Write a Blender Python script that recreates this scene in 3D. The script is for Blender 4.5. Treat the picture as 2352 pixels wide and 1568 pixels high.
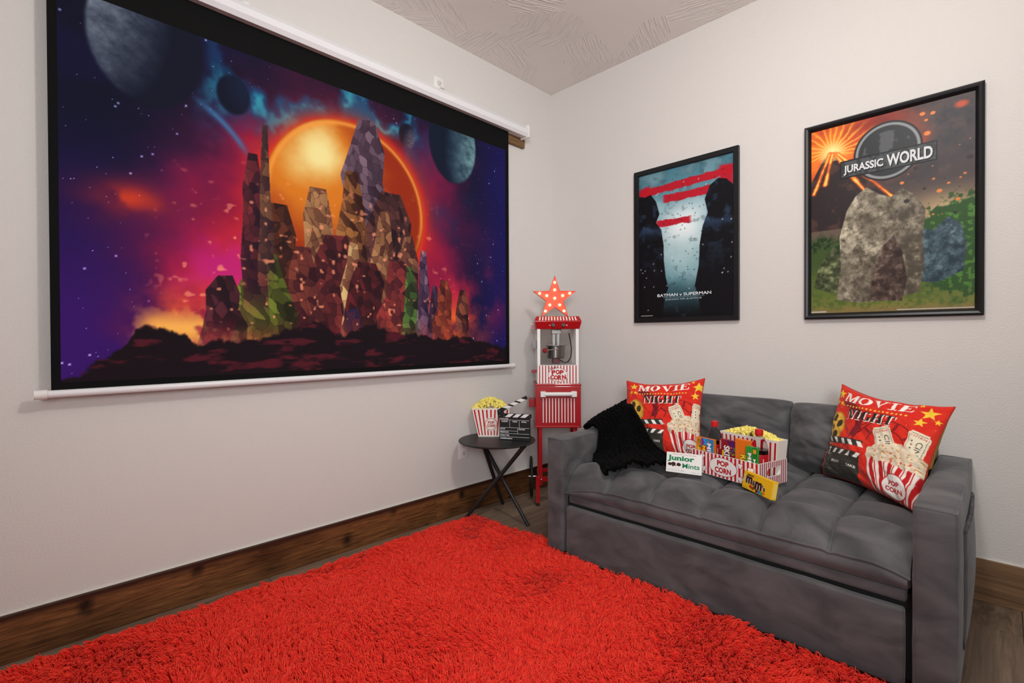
import bpy, bmesh, math, random
import numpy as np
from mathutils import Vector, Matrix

# ------------------------------------------------------------------ camera, world, lights, exposure
for o in list(bpy.data.objects):
    bpy.data.objects.remove(o, do_unlink=True)
scene = bpy.context.scene
C = scene.collection
YAW, PITCH, ROLL, FPX = 0.786568, 0.008754, -0.0042866, 1125.446
F0 = Vector((-math.sin(YAW), math.cos(YAW), 0)); R0 = Vector((math.cos(YAW), math.sin(YAW), 0)); ZZ = Vector((0, 0, 1))
FW = F0 * math.cos(PITCH) - ZZ * math.sin(PITCH); U0 = ZZ * math.cos(PITCH) + F0 * math.sin(PITCH)
RT = R0 * math.cos(ROLL) + U0 * math.sin(ROLL); UP = U0 * math.cos(ROLL) - R0 * math.sin(ROLL)
cd = bpy.data.cameras.new('camera'); cam = bpy.data.objects.new('camera', cd); C.objects.link(cam)
cd.sensor_width = 36; cd.lens = 36 * FPX / 2352; cd.clip_start = 0.02
m = Matrix((RT, UP, -FW)).transposed().to_4x4(); m.translation = Vector((2.26011, -2.65257, 1.03651))
cam.matrix_world = m
scene.camera = cam
vs = scene.view_settings
vs.view_transform = 'Standard'; vs.look = 'None'; vs.gamma = 1; vs.use_curve_mapping = False
vs.exposure = 0.08
w = bpy.data.worlds.new('world'); scene.world = w; w.use_nodes = True
w.node_tree.nodes['Background'].inputs[0].default_value = (0.9, 0.94, 1, 1)
w.node_tree.nodes['Background'].inputs[1].default_value = 0.3

def light(name, kind, loc, power, color, **kw):
    l = bpy.data.lights.new(name, kind); l.energy = power; l.color = color
    o = bpy.data.objects.new(name, l); C.objects.link(o); o.location = loc
    for k, v in kw.items(): setattr(l, k, v)
    return o
light('ceiling_lamp_light', 'POINT', (1.98, -1.55, 2.4), 45, (1.0, 0.99, 0.965), shadow_soft_size=0.09)
wl = light('rear_fill_light', 'AREA', (3.0, -4.25, 1.55), 20, (0.94, 0.98, 1.0), shape='RECTANGLE', size=2.2, size_y=1.5)  # added soft fill from behind the camera, not a known window
wl.rotation_euler = (math.radians(90), 0, math.radians(15))
wl2 = light('corner_fill_light', 'AREA', (3.55, -3.95, 1.75), 14, (0.93, 0.98, 1.03), shape='RECTANGLE', size=1.1, size_y=1.0, spread=math.radians(75))  # added fill behind the camera, aimed to brighten the corner
wl2.rotation_euler = (math.radians(88), 0, math.radians(45))

# ------------------------------------------------------------------ helpers
rnd = random.Random(7)
def lin(c):
    if isinstance(c, str):
        c = tuple(int(c[i:i + 2], 16) / 255 for i in (0, 2, 4))
    return tuple(x / 12.92 if x <= 0.04045 else ((x + 0.055) / 1.055) ** 2.4 for x in c[:3])
def lin_arr(a):
    a = np.clip(a, 0, 1)
    return np.where(a <= 0.04045, a / 12.92, ((a + 0.055) / 1.055) ** 2.4)

MATS = {}
def nodes_of(name):
    mt = bpy.data.materials.new(name); mt.use_nodes = True
    nt = mt.node_tree; b = nt.nodes['Principled BSDF']
    return mt, nt, b
def N(nt, kind, **kw):
    n = nt.nodes.new(kind)
    for k, v in kw.items(): setattr(n, k, v)
    return n
def mat(name, color, rough=0.5, metal=0.0, bump=0.0, bscale=200.0, var=0.0, vscale=8.0, sheen=0.0, spec=0.5, coat=0.0, trans=0.0, ior=1.45, emit=0.0, sss=0.0):
    if name in MATS: return MATS[name]
    mt, nt, b = nodes_of(name)
    col = lin(color)
    b.inputs['Base Color'].default_value = (*col, 1); b.inputs['Roughness'].default_value = rough
    b.inputs['Metallic'].default_value = metal; b.inputs['Specular IOR Level'].default_value = spec
    b.inputs['Coat Weight'].default_value = coat; b.inputs['Transmission Weight'].default_value = trans; b.inputs['IOR'].default_value = ior
    b.inputs['Sheen Weight'].default_value = sheen
    if emit:
        b.inputs['Emission Color'].default_value = (*col, 1); b.inputs['Emission Strength'].default_value = emit
    tc = N(nt, 'ShaderNodeTexCoord')
    if var:
        n = N(nt, 'ShaderNodeTexNoise'); n.inputs['Scale'].default_value = vscale; n.inputs['Detail'].default_value = 5
        nt.links.new(tc.outputs['Object'], n.inputs['Vector'])
        r = N(nt, 'ShaderNodeValToRGB'); r.color_ramp.elements[0].position = 0.3; r.color_ramp.elements[1].position = 0.7
        r.color_ramp.elements[0].color = (*[c * (1 - var) for c in col], 1); r.color_ramp.elements[1].color = (*[min(1, c * (1 + var)) for c in col], 1)
        nt.links.new(n.outputs['Fac'], r.inputs['Fac']); nt.links.new(r.outputs['Color'], b.inputs['Base Color'])
    if bump:
        n2 = N(nt, 'ShaderNodeTexNoise'); n2.inputs['Scale'].default_value = bscale; n2.inputs['Detail'].default_value = 3
        nt.links.new(tc.outputs['Object'], n2.inputs['Vector'])
        bp = N(nt, 'ShaderNodeBump'); bp.inputs['Strength'].default_value = bump; bp.inputs['Distance'].default_value = 0.003
        nt.links.new(n2.outputs['Fac'], bp.inputs['Height']); nt.links.new(bp.outputs['Normal'], b.inputs['Normal'])
    MATS[name] = mt
    return mt
def ink(color, rough=0.5):
    return mat('print_' + color, color, rough, spec=0.3)

class B:
    """collects shapes in one bmesh"""
    def __init__(s): s.bm = bmesh.new()
    def box(s, a, b, bev=0.0, seg=2):
        bm = s.bm; v = [bm.verts.new((x, y, z)) for x in (a[0], b[0]) for y in (a[1], b[1]) for z in (a[2], b[2])]
        fs = [bm.faces.new([v[i] for i in f]) for f in ((0, 1, 3, 2), (4, 6, 7, 5), (0, 4, 5, 1), (2, 3, 7, 6), (0, 2, 6, 4), (1, 5, 7, 3))]
        if bev:
            es = list({e for f in fs for e in f.edges})
            bmesh.ops.bevel(bm, geom=es, offset=bev, segments=seg, profile=0.5, affect='EDGES')
        return s
    def cyl(s, p, q, r, r2=None, n=16, cap=True):
        p, q = Vector(p), Vector(q); r2 = r if r2 is None else r2
        d = (q - p).normalized(); a = d.orthogonal().normalized(); b = d.cross(a)
        A, Bq = [], []
        for i in range(n):
            t = 2 * math.pi * i / n; o = a * math.cos(t) + b * math.sin(t)
            A.append(s.bm.verts.new(p + o * r)); Bq.append(s.bm.verts.new(q + o * r2))
        for i in range(n):
            j = (i + 1) % n; s.bm.faces.new((A[i], A[j], Bq[j], Bq[i]))
        if cap: s.bm.faces.new(A[::-1]); s.bm.faces.new(Bq)
        return s
    def tube(s, pts, r, n=8, closed=False):
        pts = [Vector(p) for p in pts]; rings = []; L = len(pts); prev = None
        for k in range(L):
            d = (pts[(k + 1) % L] - pts[k - 1]) if (closed or 0 < k < L - 1) else (pts[1] - pts[0] if k == 0 else pts[-1] - pts[-2])
            d.normalize()
            a = d.orthogonal().normalized() if prev is None else (prev - d * prev.dot(d)).normalized()
            prev = a; b = d.cross(a); rr = r[k] if isinstance(r, (list, tuple)) else r
            rings.append([s.bm.verts.new(pts[k] + (a * math.cos(2 * math.pi * i / n) + b * math.sin(2 * math.pi * i / n)) * rr) for i in range(n)])
        for k in range(L if closed else L - 1):
            A, Bq = rings[k], rings[(k + 1) % L]
            for i in range(n):
                j = (i + 1) % n; s.bm.faces.new((A[i], A[j], Bq[j], Bq[i]))
        if not closed: s.bm.faces.new(rings[0][::-1]); s.bm.faces.new(rings[-1])
        return s
    def lathe(s, prof, n=32, o=(0, 0, 0), capb=True, capt=True):
        o = Vector(o); rings = []
        for r, z in prof:
            rings.append([s.bm.verts.new(o + Vector((r * math.cos(2 * math.pi * i / n), r * math.sin(2 * math.pi * i / n), z))) for i in range(n)])
        for A, Bq in zip(rings, rings[1:]):
            for i in range(n):
                j = (i + 1) % n; s.bm.faces.new((A[i], A[j], Bq[j], Bq[i]))
        if capb: s.bm.faces.new(rings[0][::-1])
        if capt: s.bm.faces.new(rings[-1])
        return s
    def prism(s, poly, f, d):
        """poly: 2d points; f(a,b,h)->xyz; extruded from h=0 to h=d"""
        A = [s.bm.verts.new(f(a, b, 0)) for a, b in poly]; Bq = [s.bm.verts.new(f(a, b, d)) for a, b in poly]; n = len(poly)
        s.bm.faces.new(A[::-1]); s.bm.faces.new(Bq)
        for i in range(n):
            j = (i + 1) % n; s.bm.faces.new((A[i], A[j], Bq[j], Bq[i]))
        return s
    def ball(s, c, r, sub=2):
        bmesh.ops.create_icosphere(s.bm, subdivisions=sub, radius=r, matrix=Matrix.Translation(c)); return s

def link(o, parent=None):
    C.objects.link(o)
    if parent is not None: o.parent = parent
    return o
def obj(name, b, m, parent=None, smooth=True, angle=35, label=None):
    bm = b.bm if isinstance(b, B) else b
    bmesh.ops.recalc_face_normals(bm, faces=bm.faces)
    me = bpy.data.meshes.new(name); bm.to_mesh(me); bm.free()
    for q in (m if isinstance(m, (list, tuple)) else [m]): me.materials.append(q)
    if smooth:
        me.shade_smooth(); me.set_sharp_from_angle(angle=math.radians(angle))
    o = bpy.data.objects.new(name, me); link(o, parent)
    if label: o['label'] = label
    return o
def mesh_np(name, V, Fq, m, parent=None, smooth=True, cols=None):
    me = bpy.data.meshes.new(name); V = np.asarray(V, np.float32); Fq = np.asarray(Fq, np.int32)
    k = Fq.shape[1]
    me.vertices.add(len(V)); me.vertices.foreach_set('co', V.ravel())
    me.loops.add(Fq.size); me.loops.foreach_set('vertex_index', Fq.ravel())
    me.polygons.add(len(Fq)); me.polygons.foreach_set('loop_start', np.arange(0, Fq.size, k, dtype=np.int32))
    me.polygons.foreach_set('loop_total', np.full(len(Fq), k, np.int32))
    me.update(calc_edges=True)
    if smooth: me.shade_smooth()
    if cols is not None:
        at = me.color_attributes.new('Col', 'FLOAT_COLOR', 'POINT')
        rgba = np.ones((len(V), 4), np.float32); rgba[:, :3] = cols.reshape(-1, 3); at.data.foreach_set('color', rgba.ravel())
    me.materials.append(m)
    o = bpy.data.objects.new(name, me); return link(o, parent)
def grid_faces(h, w_, flip=False):
    i = np.arange(h * w_).reshape(h, w_); a, b, c, d = i[:-1, :-1], i[:-1, 1:], i[1:, 1:], i[1:, :-1]
    f = np.stack([a, b, c, d], -1).reshape(-1, 4)
    return f[:, ::-1] if flip else f
def thing(name, label, cat, loc=(0, 0, 0), rotz=0.0, group=None):
    o = bpy.data.objects.new(name, None); C.objects.link(o); o.empty_display_size = 0.05
    o.location = loc; o.rotation_euler = (0, 0, rotz); return tag(o, label, cat, group)
def tag(o, label, cat, group=None, kind=None):
    o['label'] = label; o['category'] = cat
    if group: o['group'] = group
    if kind: o['kind'] = kind
    return o
def struct(o): o['kind'] = 'structure'; return o

# ---- lettering
TXT = {}
def text_tris(s, bold=0.0):
    k = (s, bold)
    if k in TXT: return TXT[k]
    cu = bpy.data.curves.new('t', 'FONT'); cu.body = s; cu.size = 1; cu.offset = bold; cu.resolution_u = 3; cu.fill_mode = 'FRONT'
    ob = bpy.data.objects.new('t', cu)
    me = ob.to_mesh(); me.calc_loop_triangles()
    V = np.array([v.co[:2] for v in me.vertices]); T = np.array([t.vertices[:] for t in me.loop_triangles])
    ob.to_mesh_clear(); bpy.data.objects.remove(ob); bpy.data.curves.remove(cu)
    V = V - V.min(0); TXT[k] = (V / V.max(0), T, V[:, 0].max() / V[:, 1].max())
    return TXT[k]
def fit_text(s, box, bold=0.0, shear=0.0, rot=0.0):
    """box = (x0,y0,x1,y1): the lettering fills it; rot turns it about the box centre"""
    V, T, _ = text_tris(s, bold); x0, y0, x1, y1 = box
    P = np.stack([x0 + (V[:, 0] + shear * (V[:, 1] - .5)) * (x1 - x0), y0 + V[:, 1] * (y1 - y0)], 1)
    if rot:
        c = np.array([(x0 + x1) / 2, (y0 + y1) / 2]); q = P - c; cs, sn = math.cos(rot), math.sin(rot)
        P = np.stack([q[:, 0] * cs - q[:, 1] * sn, q[:, 0] * sn + q[:, 1] * cs], 1) + c
    return P, T

class Flat:
    """flat print: coloured shapes in layers on a surface"""
    EPS = 0.00035
    def __init__(s): s.items = []
    def poly(s, col, pts, layer=1): s.items.append((col, np.array(pts, float), [list(range(len(pts)))], layer)); return s
    def rect(s, col, x0, y0, x1, y1, layer=1): return s.poly(col, [(x0, y0), (x1, y0), (x1, y1), (x0, y1)], layer)
    def stripe(s, col, x0, y0, x1, y1, layer=1, n=5):
        r = (x1 - x0) / 2; cx = (x0 + x1) / 2; k = s.asp * r
        p = [(cx + r * math.cos(t), y1 - k + k * math.sin(t)) for t in np.linspace(0, math.pi, n)] + [(cx + r * math.cos(t), y0 + k + k * math.sin(t)) for t in np.linspace(math.pi, 2 * math.pi, n)]
        return s.poly(col, p, layer)
    asp = 1.0
    def ell(s, col, cx, cy, rx, ry, layer=1, n=28): return s.poly(col, [(cx + rx * math.cos(t), cy + ry * math.sin(t)) for t in np.linspace(0, 2 * math.pi, n, endpoint=False)], layer)
    def text(s, col, t, box, layer=2, bold=0.0, shear=0.0, rot=0.0):
        P, T = fit_text(t, box, bold, shear, rot); s.items.append((col, P, [list(x) for x in T], layer)); return s
    def build(s, name, f, parent=None, rough=0.5):
        V, Fs, mi, mats = [], [], [], []
        for col, P, fs, layer in s.items:
            mt = ink(col, rough)
            if mt not in mats: mats.append(mt)
            o = len(V); V += [f(a, b, layer * s.EPS) for a, b in P]
            for q in fs: Fs.append([o + i for i in q]); mi.append(mats.index(mt))
        me = bpy.data.meshes.new(name); me.from_pydata([tuple(v) for v in V], [], Fs)
        for q in mats: me.materials.append(q)
        me.polygons.foreach_set('material_index', mi); me.update()
        return link(bpy.data.objects.new(name, me), parent)

# ---- painted (colour attribute) art
def attr_mat(name, emit=0.0, rough=0.6, bump=0.0, sheen=0.0):
    mt, nt, b = nodes_of(name); a = N(nt, 'ShaderNodeAttribute', attribute_name='Col')
    b.inputs['Roughness'].default_value = rough; b.inputs['Specular IOR Level'].default_value = 0.25; b.inputs['Sheen Weight'].default_value = sheen
    if emit:
        b.inputs['Base Color'].default_value = (0.01, 0.01, 0.01, 1); b.inputs['Roughness'].default_value = 0.9; b.inputs['Specular IOR Level'].default_value = 0
        nt.links.new(a.outputs['Color'], b.inputs['Emission Color']); b.inputs['Emission Strength'].default_value = emit
    else: nt.links.new(a.outputs['Color'], b.inputs['Base Color'])
    if bump:
        tc = N(nt, 'ShaderNodeTexCoord'); n2 = N(nt, 'ShaderNodeTexNoise'); n2.inputs['Scale'].default_value = 900; nt.links.new(tc.outputs['Object'], n2.inputs['Vector'])
        bp = N(nt, 'ShaderNodeBump'); bp.inputs['Strength'].default_value = bump; bp.inputs['Distance'].default_value = 0.002
        nt.links.new(n2.outputs['Fac'], bp.inputs['Height']); nt.links.new(bp.outputs['Normal'], b.inputs['Normal'])
    return mt
LAT = np.random.default_rng(3).random((16, 128, 128))
def vnoise(x, y, seed):
    g = LAT[seed % 16]; xi = np.floor(x).astype(int); yi = np.floor(y).astype(int); fx = x - xi; fy = y - yi
    fx = fx * fx * (3 - 2 * fx); fy = fy * fy * (3 - 2 * fy); a = lambda i, j: g[(yi + j) % 128, (xi + i) % 128]
    return (a(0, 0) * (1 - fx) + a(1, 0) * fx) * (1 - fy) + (a(0, 1) * (1 - fx) + a(1, 1) * fx) * fy
def fbm(x, y, seed=0, octv=5, gain=0.55):
    s = 0; amp = 1; t = 0
    for k in range(octv): s = s + amp * vnoise(x * 2 ** k + 17.3 * k, y * 2 ** k + 5.1 * k, seed + k); t += amp; amp *= gain
    return s / t
def facets(x, y, seed):
    """jittered cells: random value of the nearest cell and distance to the border"""
    xi, yi = np.floor(x), np.floor(y); best = np.full(x.shape, 9.0); sec = np.full(x.shape, 9.0); val = np.zeros(x.shape)
    for dx in (-1, 0, 1):
        for dy in (-1, 0, 1):
            gx_, gy_ = xi + dx, yi + dy; h = lambda k: (np.sin(gx_ * 127.1 + gy_ * 311.7 + k * 74.7 + seed) * 43758.5453) % 1
            d_ = np.hypot(gx_ + h(1) - x, gy_ + h(2) - y); v_ = h(3); cl = d_ < best
            sec = np.where(cl, best, np.minimum(sec, d_)); val = np.where(cl, v_, val); best = np.where(cl, d_, best)
    return val, sec - best
def sst(a, b, x):
    t = np.clip((x - a) / (b - a), 0, 1); return t * t * (3 - 2 * t)
class Canvas:
    def __init__(s, W, H, aspect):
        s.W, s.H, s.asp = W, H, aspect
        s.sh = 0.0; s.U, s.V = np.meshgrid(np.linspace(0, 1, W), np.linspace(0, 1, H)); s.c = np.zeros((H, W, 3))
    def mix(s, col, mask):
        col = np.array([int(col[i:i + 2], 16) / 255 for i in (0, 2, 4)]) if isinstance(col, str) else np.asarray(col)
        s.c = s.c * (1 - mask[..., None]) + col * mask[..., None]
    def add(s, col, mask):
        col = np.array([int(col[i:i + 2], 16) / 255 for i in (0, 2, 4)]); s.c = s.c + col * mask[..., None]
    def tri(s, P, T, ss=2):
        """anti-aliased coverage of triangles given in u,v"""
        W, H = s.W * ss, s.H * ss; M = np.zeros((H, W), bool)
        px = np.stack([(P[:, 0] + s.sh) * (W - 1), P[:, 1] * (H - 1)], 1)
        for t in T:
            a, b, c = px[t[0]], px[t[1]], px[t[2]]
            x0, x1 = int(max(0, math.floor(min(a[0], b[0], c[0])))), int(min(W - 1, math.ceil(max(a[0], b[0], c[0]))))
            y0, y1 = int(max(0, math.floor(min(a[1], b[1], c[1])))), int(min(H - 1, math.ceil(max(a[1], b[1], c[1]))))
            if x1 < x0 or y1 < y0: continue
            X, Y = np.meshgrid(np.arange(x0, x1 + 1), np.arange(y0, y1 + 1))
            e = lambda p, q: (q[0] - p[0]) * (Y - p[1]) - (q[1] - p[1]) * (X - p[0])
            e1, e2, e3 = e(a, b), e(b, c), e(c, a)
            M[y0:y1 + 1, x0:x1 + 1] |= ((e1 >= 0) & (e2 >= 0) & (e3 >= 0)) | ((e1 <= 0) & (e2 <= 0) & (e3 <= 0))
        return M.reshape(s.H, ss, s.W, ss).mean((1, 3))
    def polym(s, pts, ss=2):
        W, H = s.W * ss, s.H * ss; p = (np.array(pts, float) + [s.sh, 0]) * [W - 1, H - 1]
        x0, y0 = np.maximum(np.floor(p.min(0)).astype(int), 0); x1, y1 = np.minimum(np.ceil(p.max(0)).astype(int), [W - 1, H - 1])
        M = np.zeros((H, W), bool)
        if x1 >= x0 and y1 >= y0:
            X, Y = np.meshgrid(np.arange(x0, x1 + 1), np.arange(y0, y1 + 1)); ins = np.zeros(X.shape, bool)
            for a, b in zip(p, np.roll(p, -1, 0)):
                if a[1] == b[1]: continue
                ins ^= ((a[1] > Y) != (b[1] > Y)) & (X < (b[0] - a[0]) * (Y - a[1]) / (b[1] - a[1]) + a[0])
            M[y0:y1 + 1, x0:x1 + 1] = ins
        return M.reshape(s.H, ss, s.W, ss).mean((1, 3))
    def poly(s, col, pts): s.mix(col, s.polym(pts))
    def ellm(s, cx, cy, rx, ry, soft=0.004):
        d = np.sqrt(((s.U - cx) / rx) ** 2 + ((s.V - cy) / ry) ** 2); return 1 - sst(1 - soft / rx, 1 + soft / rx, d)
    def text(s, col, t, box, bold=0.0, shear=0.0, rot=0.0):
        P, T = fit_text(t, box, bold, shear, rot); s.mix(col, s.tri(P, T))

# ------------------------------------------------------------------ structure materials
def wall_material(name, color):
    mt, nt, b = nodes_of(name); b.inputs['Base Color'].default_value = (*lin(color), 1); b.inputs['Roughness'].default_value = 0.75; b.inputs['Specular IOR Level'].default_value = 0.25
    tc = N(nt, 'ShaderNodeTexCoord'); n = N(nt, 'ShaderNodeTexNoise'); n.inputs['Scale'].default_value = 150; n.inputs['Detail'].default_value = 2.5; n.inputs['Roughness'].default_value = 0.5
    nt.links.new(tc.outputs['Object'], n.inputs['Vector'])
    bp = N(nt, 'ShaderNodeBump'); bp.inputs['Strength'].default_value = 0.5; bp.inputs['Distance'].default_value = 0.003
    nt.links.new(n.outputs['Fac'], bp.inputs['Height']); nt.links.new(bp.outputs['Normal'], b.inputs['Normal'])
    return mt
WALL = wall_material('wall_paint', 'D9D4CF')
def ceiling_material():
    mt, nt, b = nodes_of('ceiling_brush_texture'); b.inputs['Base Color'].default_value = (*lin('ECE7E3'), 1); b.inputs['Roughness'].default_value = 0.8; b.inputs['Specular IOR Level'].default_value = 0.2
    tc = N(nt, 'ShaderNodeTexCoord'); vo = N(nt, 'ShaderNodeTexVoronoi', voronoi_dimensions='2D'); vo.inputs['Scale'].default_value = 4.2; vo.inputs['Randomness'].default_value = 1
    nt.links.new(tc.outputs['Object'], vo.inputs['Vector'])
    sep = N(nt, 'ShaderNodeSeparateColor'); nt.links.new(vo.outputs['Color'], sep.inputs['Color'])
    mu = N(nt, 'ShaderNodeMath', operation='MULTIPLY'); mu.inputs[1].default_value = 6.28; nt.links.new(sep.outputs['Red'], mu.inputs[0])
    vr = N(nt, 'ShaderNodeVectorRotate', rotation_type='Z_AXIS'); nt.links.new(tc.outputs['Object'], vr.inputs['Vector']); nt.links.new(mu.outputs['Value'], vr.inputs['Angle'])
    mp = N(nt, 'ShaderNodeMapping'); mp.inputs['Scale'].default_value = (8, 85, 1); nt.links.new(vr.outputs['Vector'], mp.inputs['Vector'])
    n = N(nt, 'ShaderNodeTexNoise'); n.inputs['Scale'].default_value = 1.0; n.inputs['Detail'].default_value = 2; nt.links.new(mp.outputs['Vector'], n.inputs['Vector'])
    rp = N(nt, 'ShaderNodeValToRGB'); rp.color_ramp.elements[0].position = 0.45; rp.color_ramp.elements[1].position = 0.66; nt.links.new(n.outputs['Fac'], rp.inputs['Fac'])
    amp = N(nt, 'ShaderNodeMath', operation='MULTIPLY'); nt.links.new(rp.outputs['Color'], amp.inputs[0])
    gt = N(nt, 'ShaderNodeMath', operation='GREATER_THAN'); gt.inputs[1].default_value = 0.3; nt.links.new(sep.outputs['Green'], gt.inputs[0]); nt.links.new(gt.outputs['Value'], amp.inputs[1])
    bp = N(nt, 'ShaderNodeBump'); bp.inputs['Strength'].default_value = 0.5; bp.inputs['Distance'].default_value = 0.006
    nt.links.new(amp.outputs['Value'], bp.inputs['Height']); nt.links.new(bp.outputs['Normal'], b.inputs['Normal'])
    return mt
def wood_material(name, dark, light_, axis, stretch=14.0, scale=9.0, knots=0.0, rough=0.55, tint=0.0):
    """streaks run along the given axis (0 = x, 1 = y)"""
    mt, nt, b = nodes_of(name); b.inputs['Roughness'].default_value = rough; b.inputs['Specular IOR Level'].default_value = 0.3
    tc = N(nt, 'ShaderNodeTexCoord'); oi = N(nt, 'ShaderNodeObjectInfo')
    off = N(nt, 'ShaderNodeVectorMath', operation='MULTIPLY_ADD'); off.inputs[1].default_value = (7, 7, 7)
    nt.links.new(oi.outputs['Random'], off.inputs[0]); nt.links.new(tc.outputs['Object'], off.inputs[2])
    sc = [scale] * 3; sc[axis] = scale / stretch
    mp = N(nt, 'ShaderNodeMapping'); mp.inputs['Scale'].default_value = sc; nt.links.new(off.outputs['Vector'], mp.inputs['Vector'])
    src = mp.outputs['Vector']
    n = N(nt, 'ShaderNodeTexNoise'); n.inputs['Scale'].default_value = 3.0; n.inputs['Detail'].default_value = 8; n.inputs['Roughness'].default_value = 0.65; n.inputs['Distortion'].default_value = 0.6
    nt.links.new(src, n.inputs['Vector'])
    r = N(nt, 'ShaderNodeValToRGB'); e = r.color_ramp.elements; e[0].position = 0.3; e[1].position = 0.72; e[0].color = (*lin(dark), 1); e[1].color = (*lin(light_), 1)
    nt.links.new(n.outputs['Fac'], r.inputs['Fac']); out = r.outputs['Color']
    if knots:
        sx_ = N(nt, 'ShaderNodeSeparateXYZ'); nt.links.new(tc.outputs['Object'], sx_.inputs[0]); cb_ = N(nt, 'ShaderNodeCombineXYZ'); nt.links.new(sx_.outputs[axis], cb_.inputs[0]); nt.links.new(sx_.outputs[2], cb_.inputs[1])
        mp2 = N(nt, 'ShaderNodeMapping'); mp2.inputs['Scale'].default_value = (5.0, 3.6, 1); mp2.inputs['Location'].default_value = (0.3, 0.02, 0); nt.links.new(cb_.outputs[0], mp2.inputs['Vector'])
        n3 = N(nt, 'ShaderNodeTexNoise'); n3.inputs['Scale'].default_value = 9; n3.inputs['Detail'].default_value = 6; nt.links.new(mp2.outputs['Vector'], n3.inputs['Vector'])
        ad = N(nt, 'ShaderNodeMix', data_type='VECTOR'); ad.inputs[0].default_value = 0.10; nt.links.new(mp2.outputs['Vector'], ad.inputs[4]); nt.links.new(n3.outputs['Color'], ad.inputs[5])
        v = N(nt, 'ShaderNodeTexVoronoi', voronoi_dimensions='2D'); v.inputs['Scale'].default_value = 1.0; nt.links.new(ad.outputs[1], v.inputs['Vector'])
        k = N(nt, 'ShaderNodeValToRGB'); k.color_ramp.elements[0].position = 0.03; k.color_ramp.elements[0].color = (1, 1, 1, 1); k.color_ramp.elements[1].position = 0.15; k.color_ramp.elements[1].color = (0, 0, 0, 1)
        nt.links.new(v.outputs['Distance'], k.inputs['Fac'])
        mx = N(nt, 'ShaderNodeMix', data_type='RGBA'); mm = N(nt, 'ShaderNodeMath', operation='MULTIPLY'); mm.inputs[1].default_value = knots
        nt.links.new(k.outputs['Color'], mm.inputs[0]); nt.links.new(mm.outputs['Value'], mx.inputs[0]); nt.links.new(out, mx.inputs[6]); mx.inputs[7].default_value = (0.012, 0.006, 0.004, 1); out = mx.outputs[2]
        # darker stain in blotches
        n4 = N(nt, 'ShaderNodeTexNoise'); n4.inputs['Scale'].default_value = 3.2; n4.inputs['Detail'].default_value = 3; nt.links.new(off.outputs['Vector'], n4.inputs['Vector'])
        r4 = N(nt, 'ShaderNodeValToRGB'); r4.color_ramp.elements[0].position = 0.35; r4.color_ramp.elements[0].color = (0.5, 0.45, 0.42, 1); r4.color_ramp.elements[1].position = 0.62; r4.color_ramp.elements[1].color = (1.1, 1.0, 0.95, 1)
        nt.links.new(n4.outputs['Fac'], r4.inputs['Fac']); m4 = N(nt, 'ShaderNodeMix', data_type='RGBA', blend_type='MULTIPLY'); m4.inputs[0].default_value = 1
        nt.links.new(out, m4.inputs[6]); nt.links.new(r4.outputs['Color'], m4.inputs[7]); out = m4.outputs[2]
    if knots:
        mz = N(nt, 'ShaderNodeMath', operation='MULTIPLY_ADD'); mz.inputs[1].default_value = 0.045; nt.links.new(n.outputs['Fac'], mz.inputs[0]); nt.links.new(sx_.outputs[2], mz.inputs[2])
        rz = N(nt, 'ShaderNodeMapRange'); rz.inputs[1].default_value = 0.150; rz.inputs[2].default_value = 0.166; nt.links.new(mz.outputs[0], rz.inputs[0])
        mxz = N(nt, 'ShaderNodeMix', data_type='RGBA'); nt.links.new(rz.outputs[0], mxz.inputs[0]); nt.links.new(out, mxz.inputs[6]); mxz.inputs[7].default_value = (*lin('3A2014'), 1); out = mxz.outputs[2]
    if tint:
        mr = N(nt, 'ShaderNodeMapRange'); mr.inputs[3].default_value = 1 - tint; mr.inputs[4].default_value = 1 + tint; nt.links.new(oi.outputs['Random'], mr.inputs[0])
        hs = N(nt, 'ShaderNodeHueSaturation'); nt.links.new(mr.outputs[0], hs.inputs['Value']); nt.links.new(out, hs.inputs['Color']); out = hs.outputs['Color']
    nt.links.new(out, b.inputs['Base Color'])
    bp = N(nt, 'ShaderNodeBump'); bp.inputs['Strength'].default_value = 0.15; bp.inputs['Distance'].default_value = 0.002
    nt.links.new(n.outputs['Fac'], bp.inputs['Height']); nt.links.new(bp.outputs['Normal'], b.inputs['Normal'])
    return mt

# ------------------------------------------------------------------ the room
RX, RY, RH = 4.45, -4.35, 2.74
def slab(name, a, b, m): return struct(obj(name, B().box(a, b), m, smooth=False))
slab('wall_left', (-0.1, RY, 0), (0, 0.1, RH), WALL)
slab('wall_right', (0, 0, 0), (RX + 0.1, 0.1, RH), WALL)
slab('wall_rear', (-0.1, RY - 0.1, 0), (RX + 0.1, RY, RH), WALL)
slab('wall_side', (RX, RY, 0), (RX + 0.1, 0, RH), WALL)
slab('ceiling', (-0.1, RY - 0.1, RH), (RX + 0.1, 0.1, RH + 0.1), ceiling_material())
floor = slab('floor', (-0.1, RY - 0.1, -0.12), (RX + 0.1, 0.1, -0.008), mat('floor_underlay', '2A211B', 0.9))
PLANK = wood_material('vinyl_plank', '5A4A3C', '957F6B', 1, stretch=22, scale=16, rough=0.5, tint=0.14)
PW, PL = 0.178, 1.22
pb = B(); pb.box((0, 0, -0.008), (PW - 0.0016, PL - 0.0016, 0), 0.0008, 1)
plank0 = None
for i in range(25):
    y = RY - (i * 0.47 % PL)
    x = i * PW
    while y < 0:
        if y + PL > RY:
            if plank0 is None: plank0 = p = obj('plank', pb, PLANK, floor, smooth=False)
            else: p = plank0.copy(); C.objects.link(p)
            ya, yb = max(y, RY), min(y + PL, 0); xb = min(x + PW, RX)
            p.location = (x, ya, 0); p.scale = ((xb - x) / PW, (yb - ya) / PL, 1)
        y += PL
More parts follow.
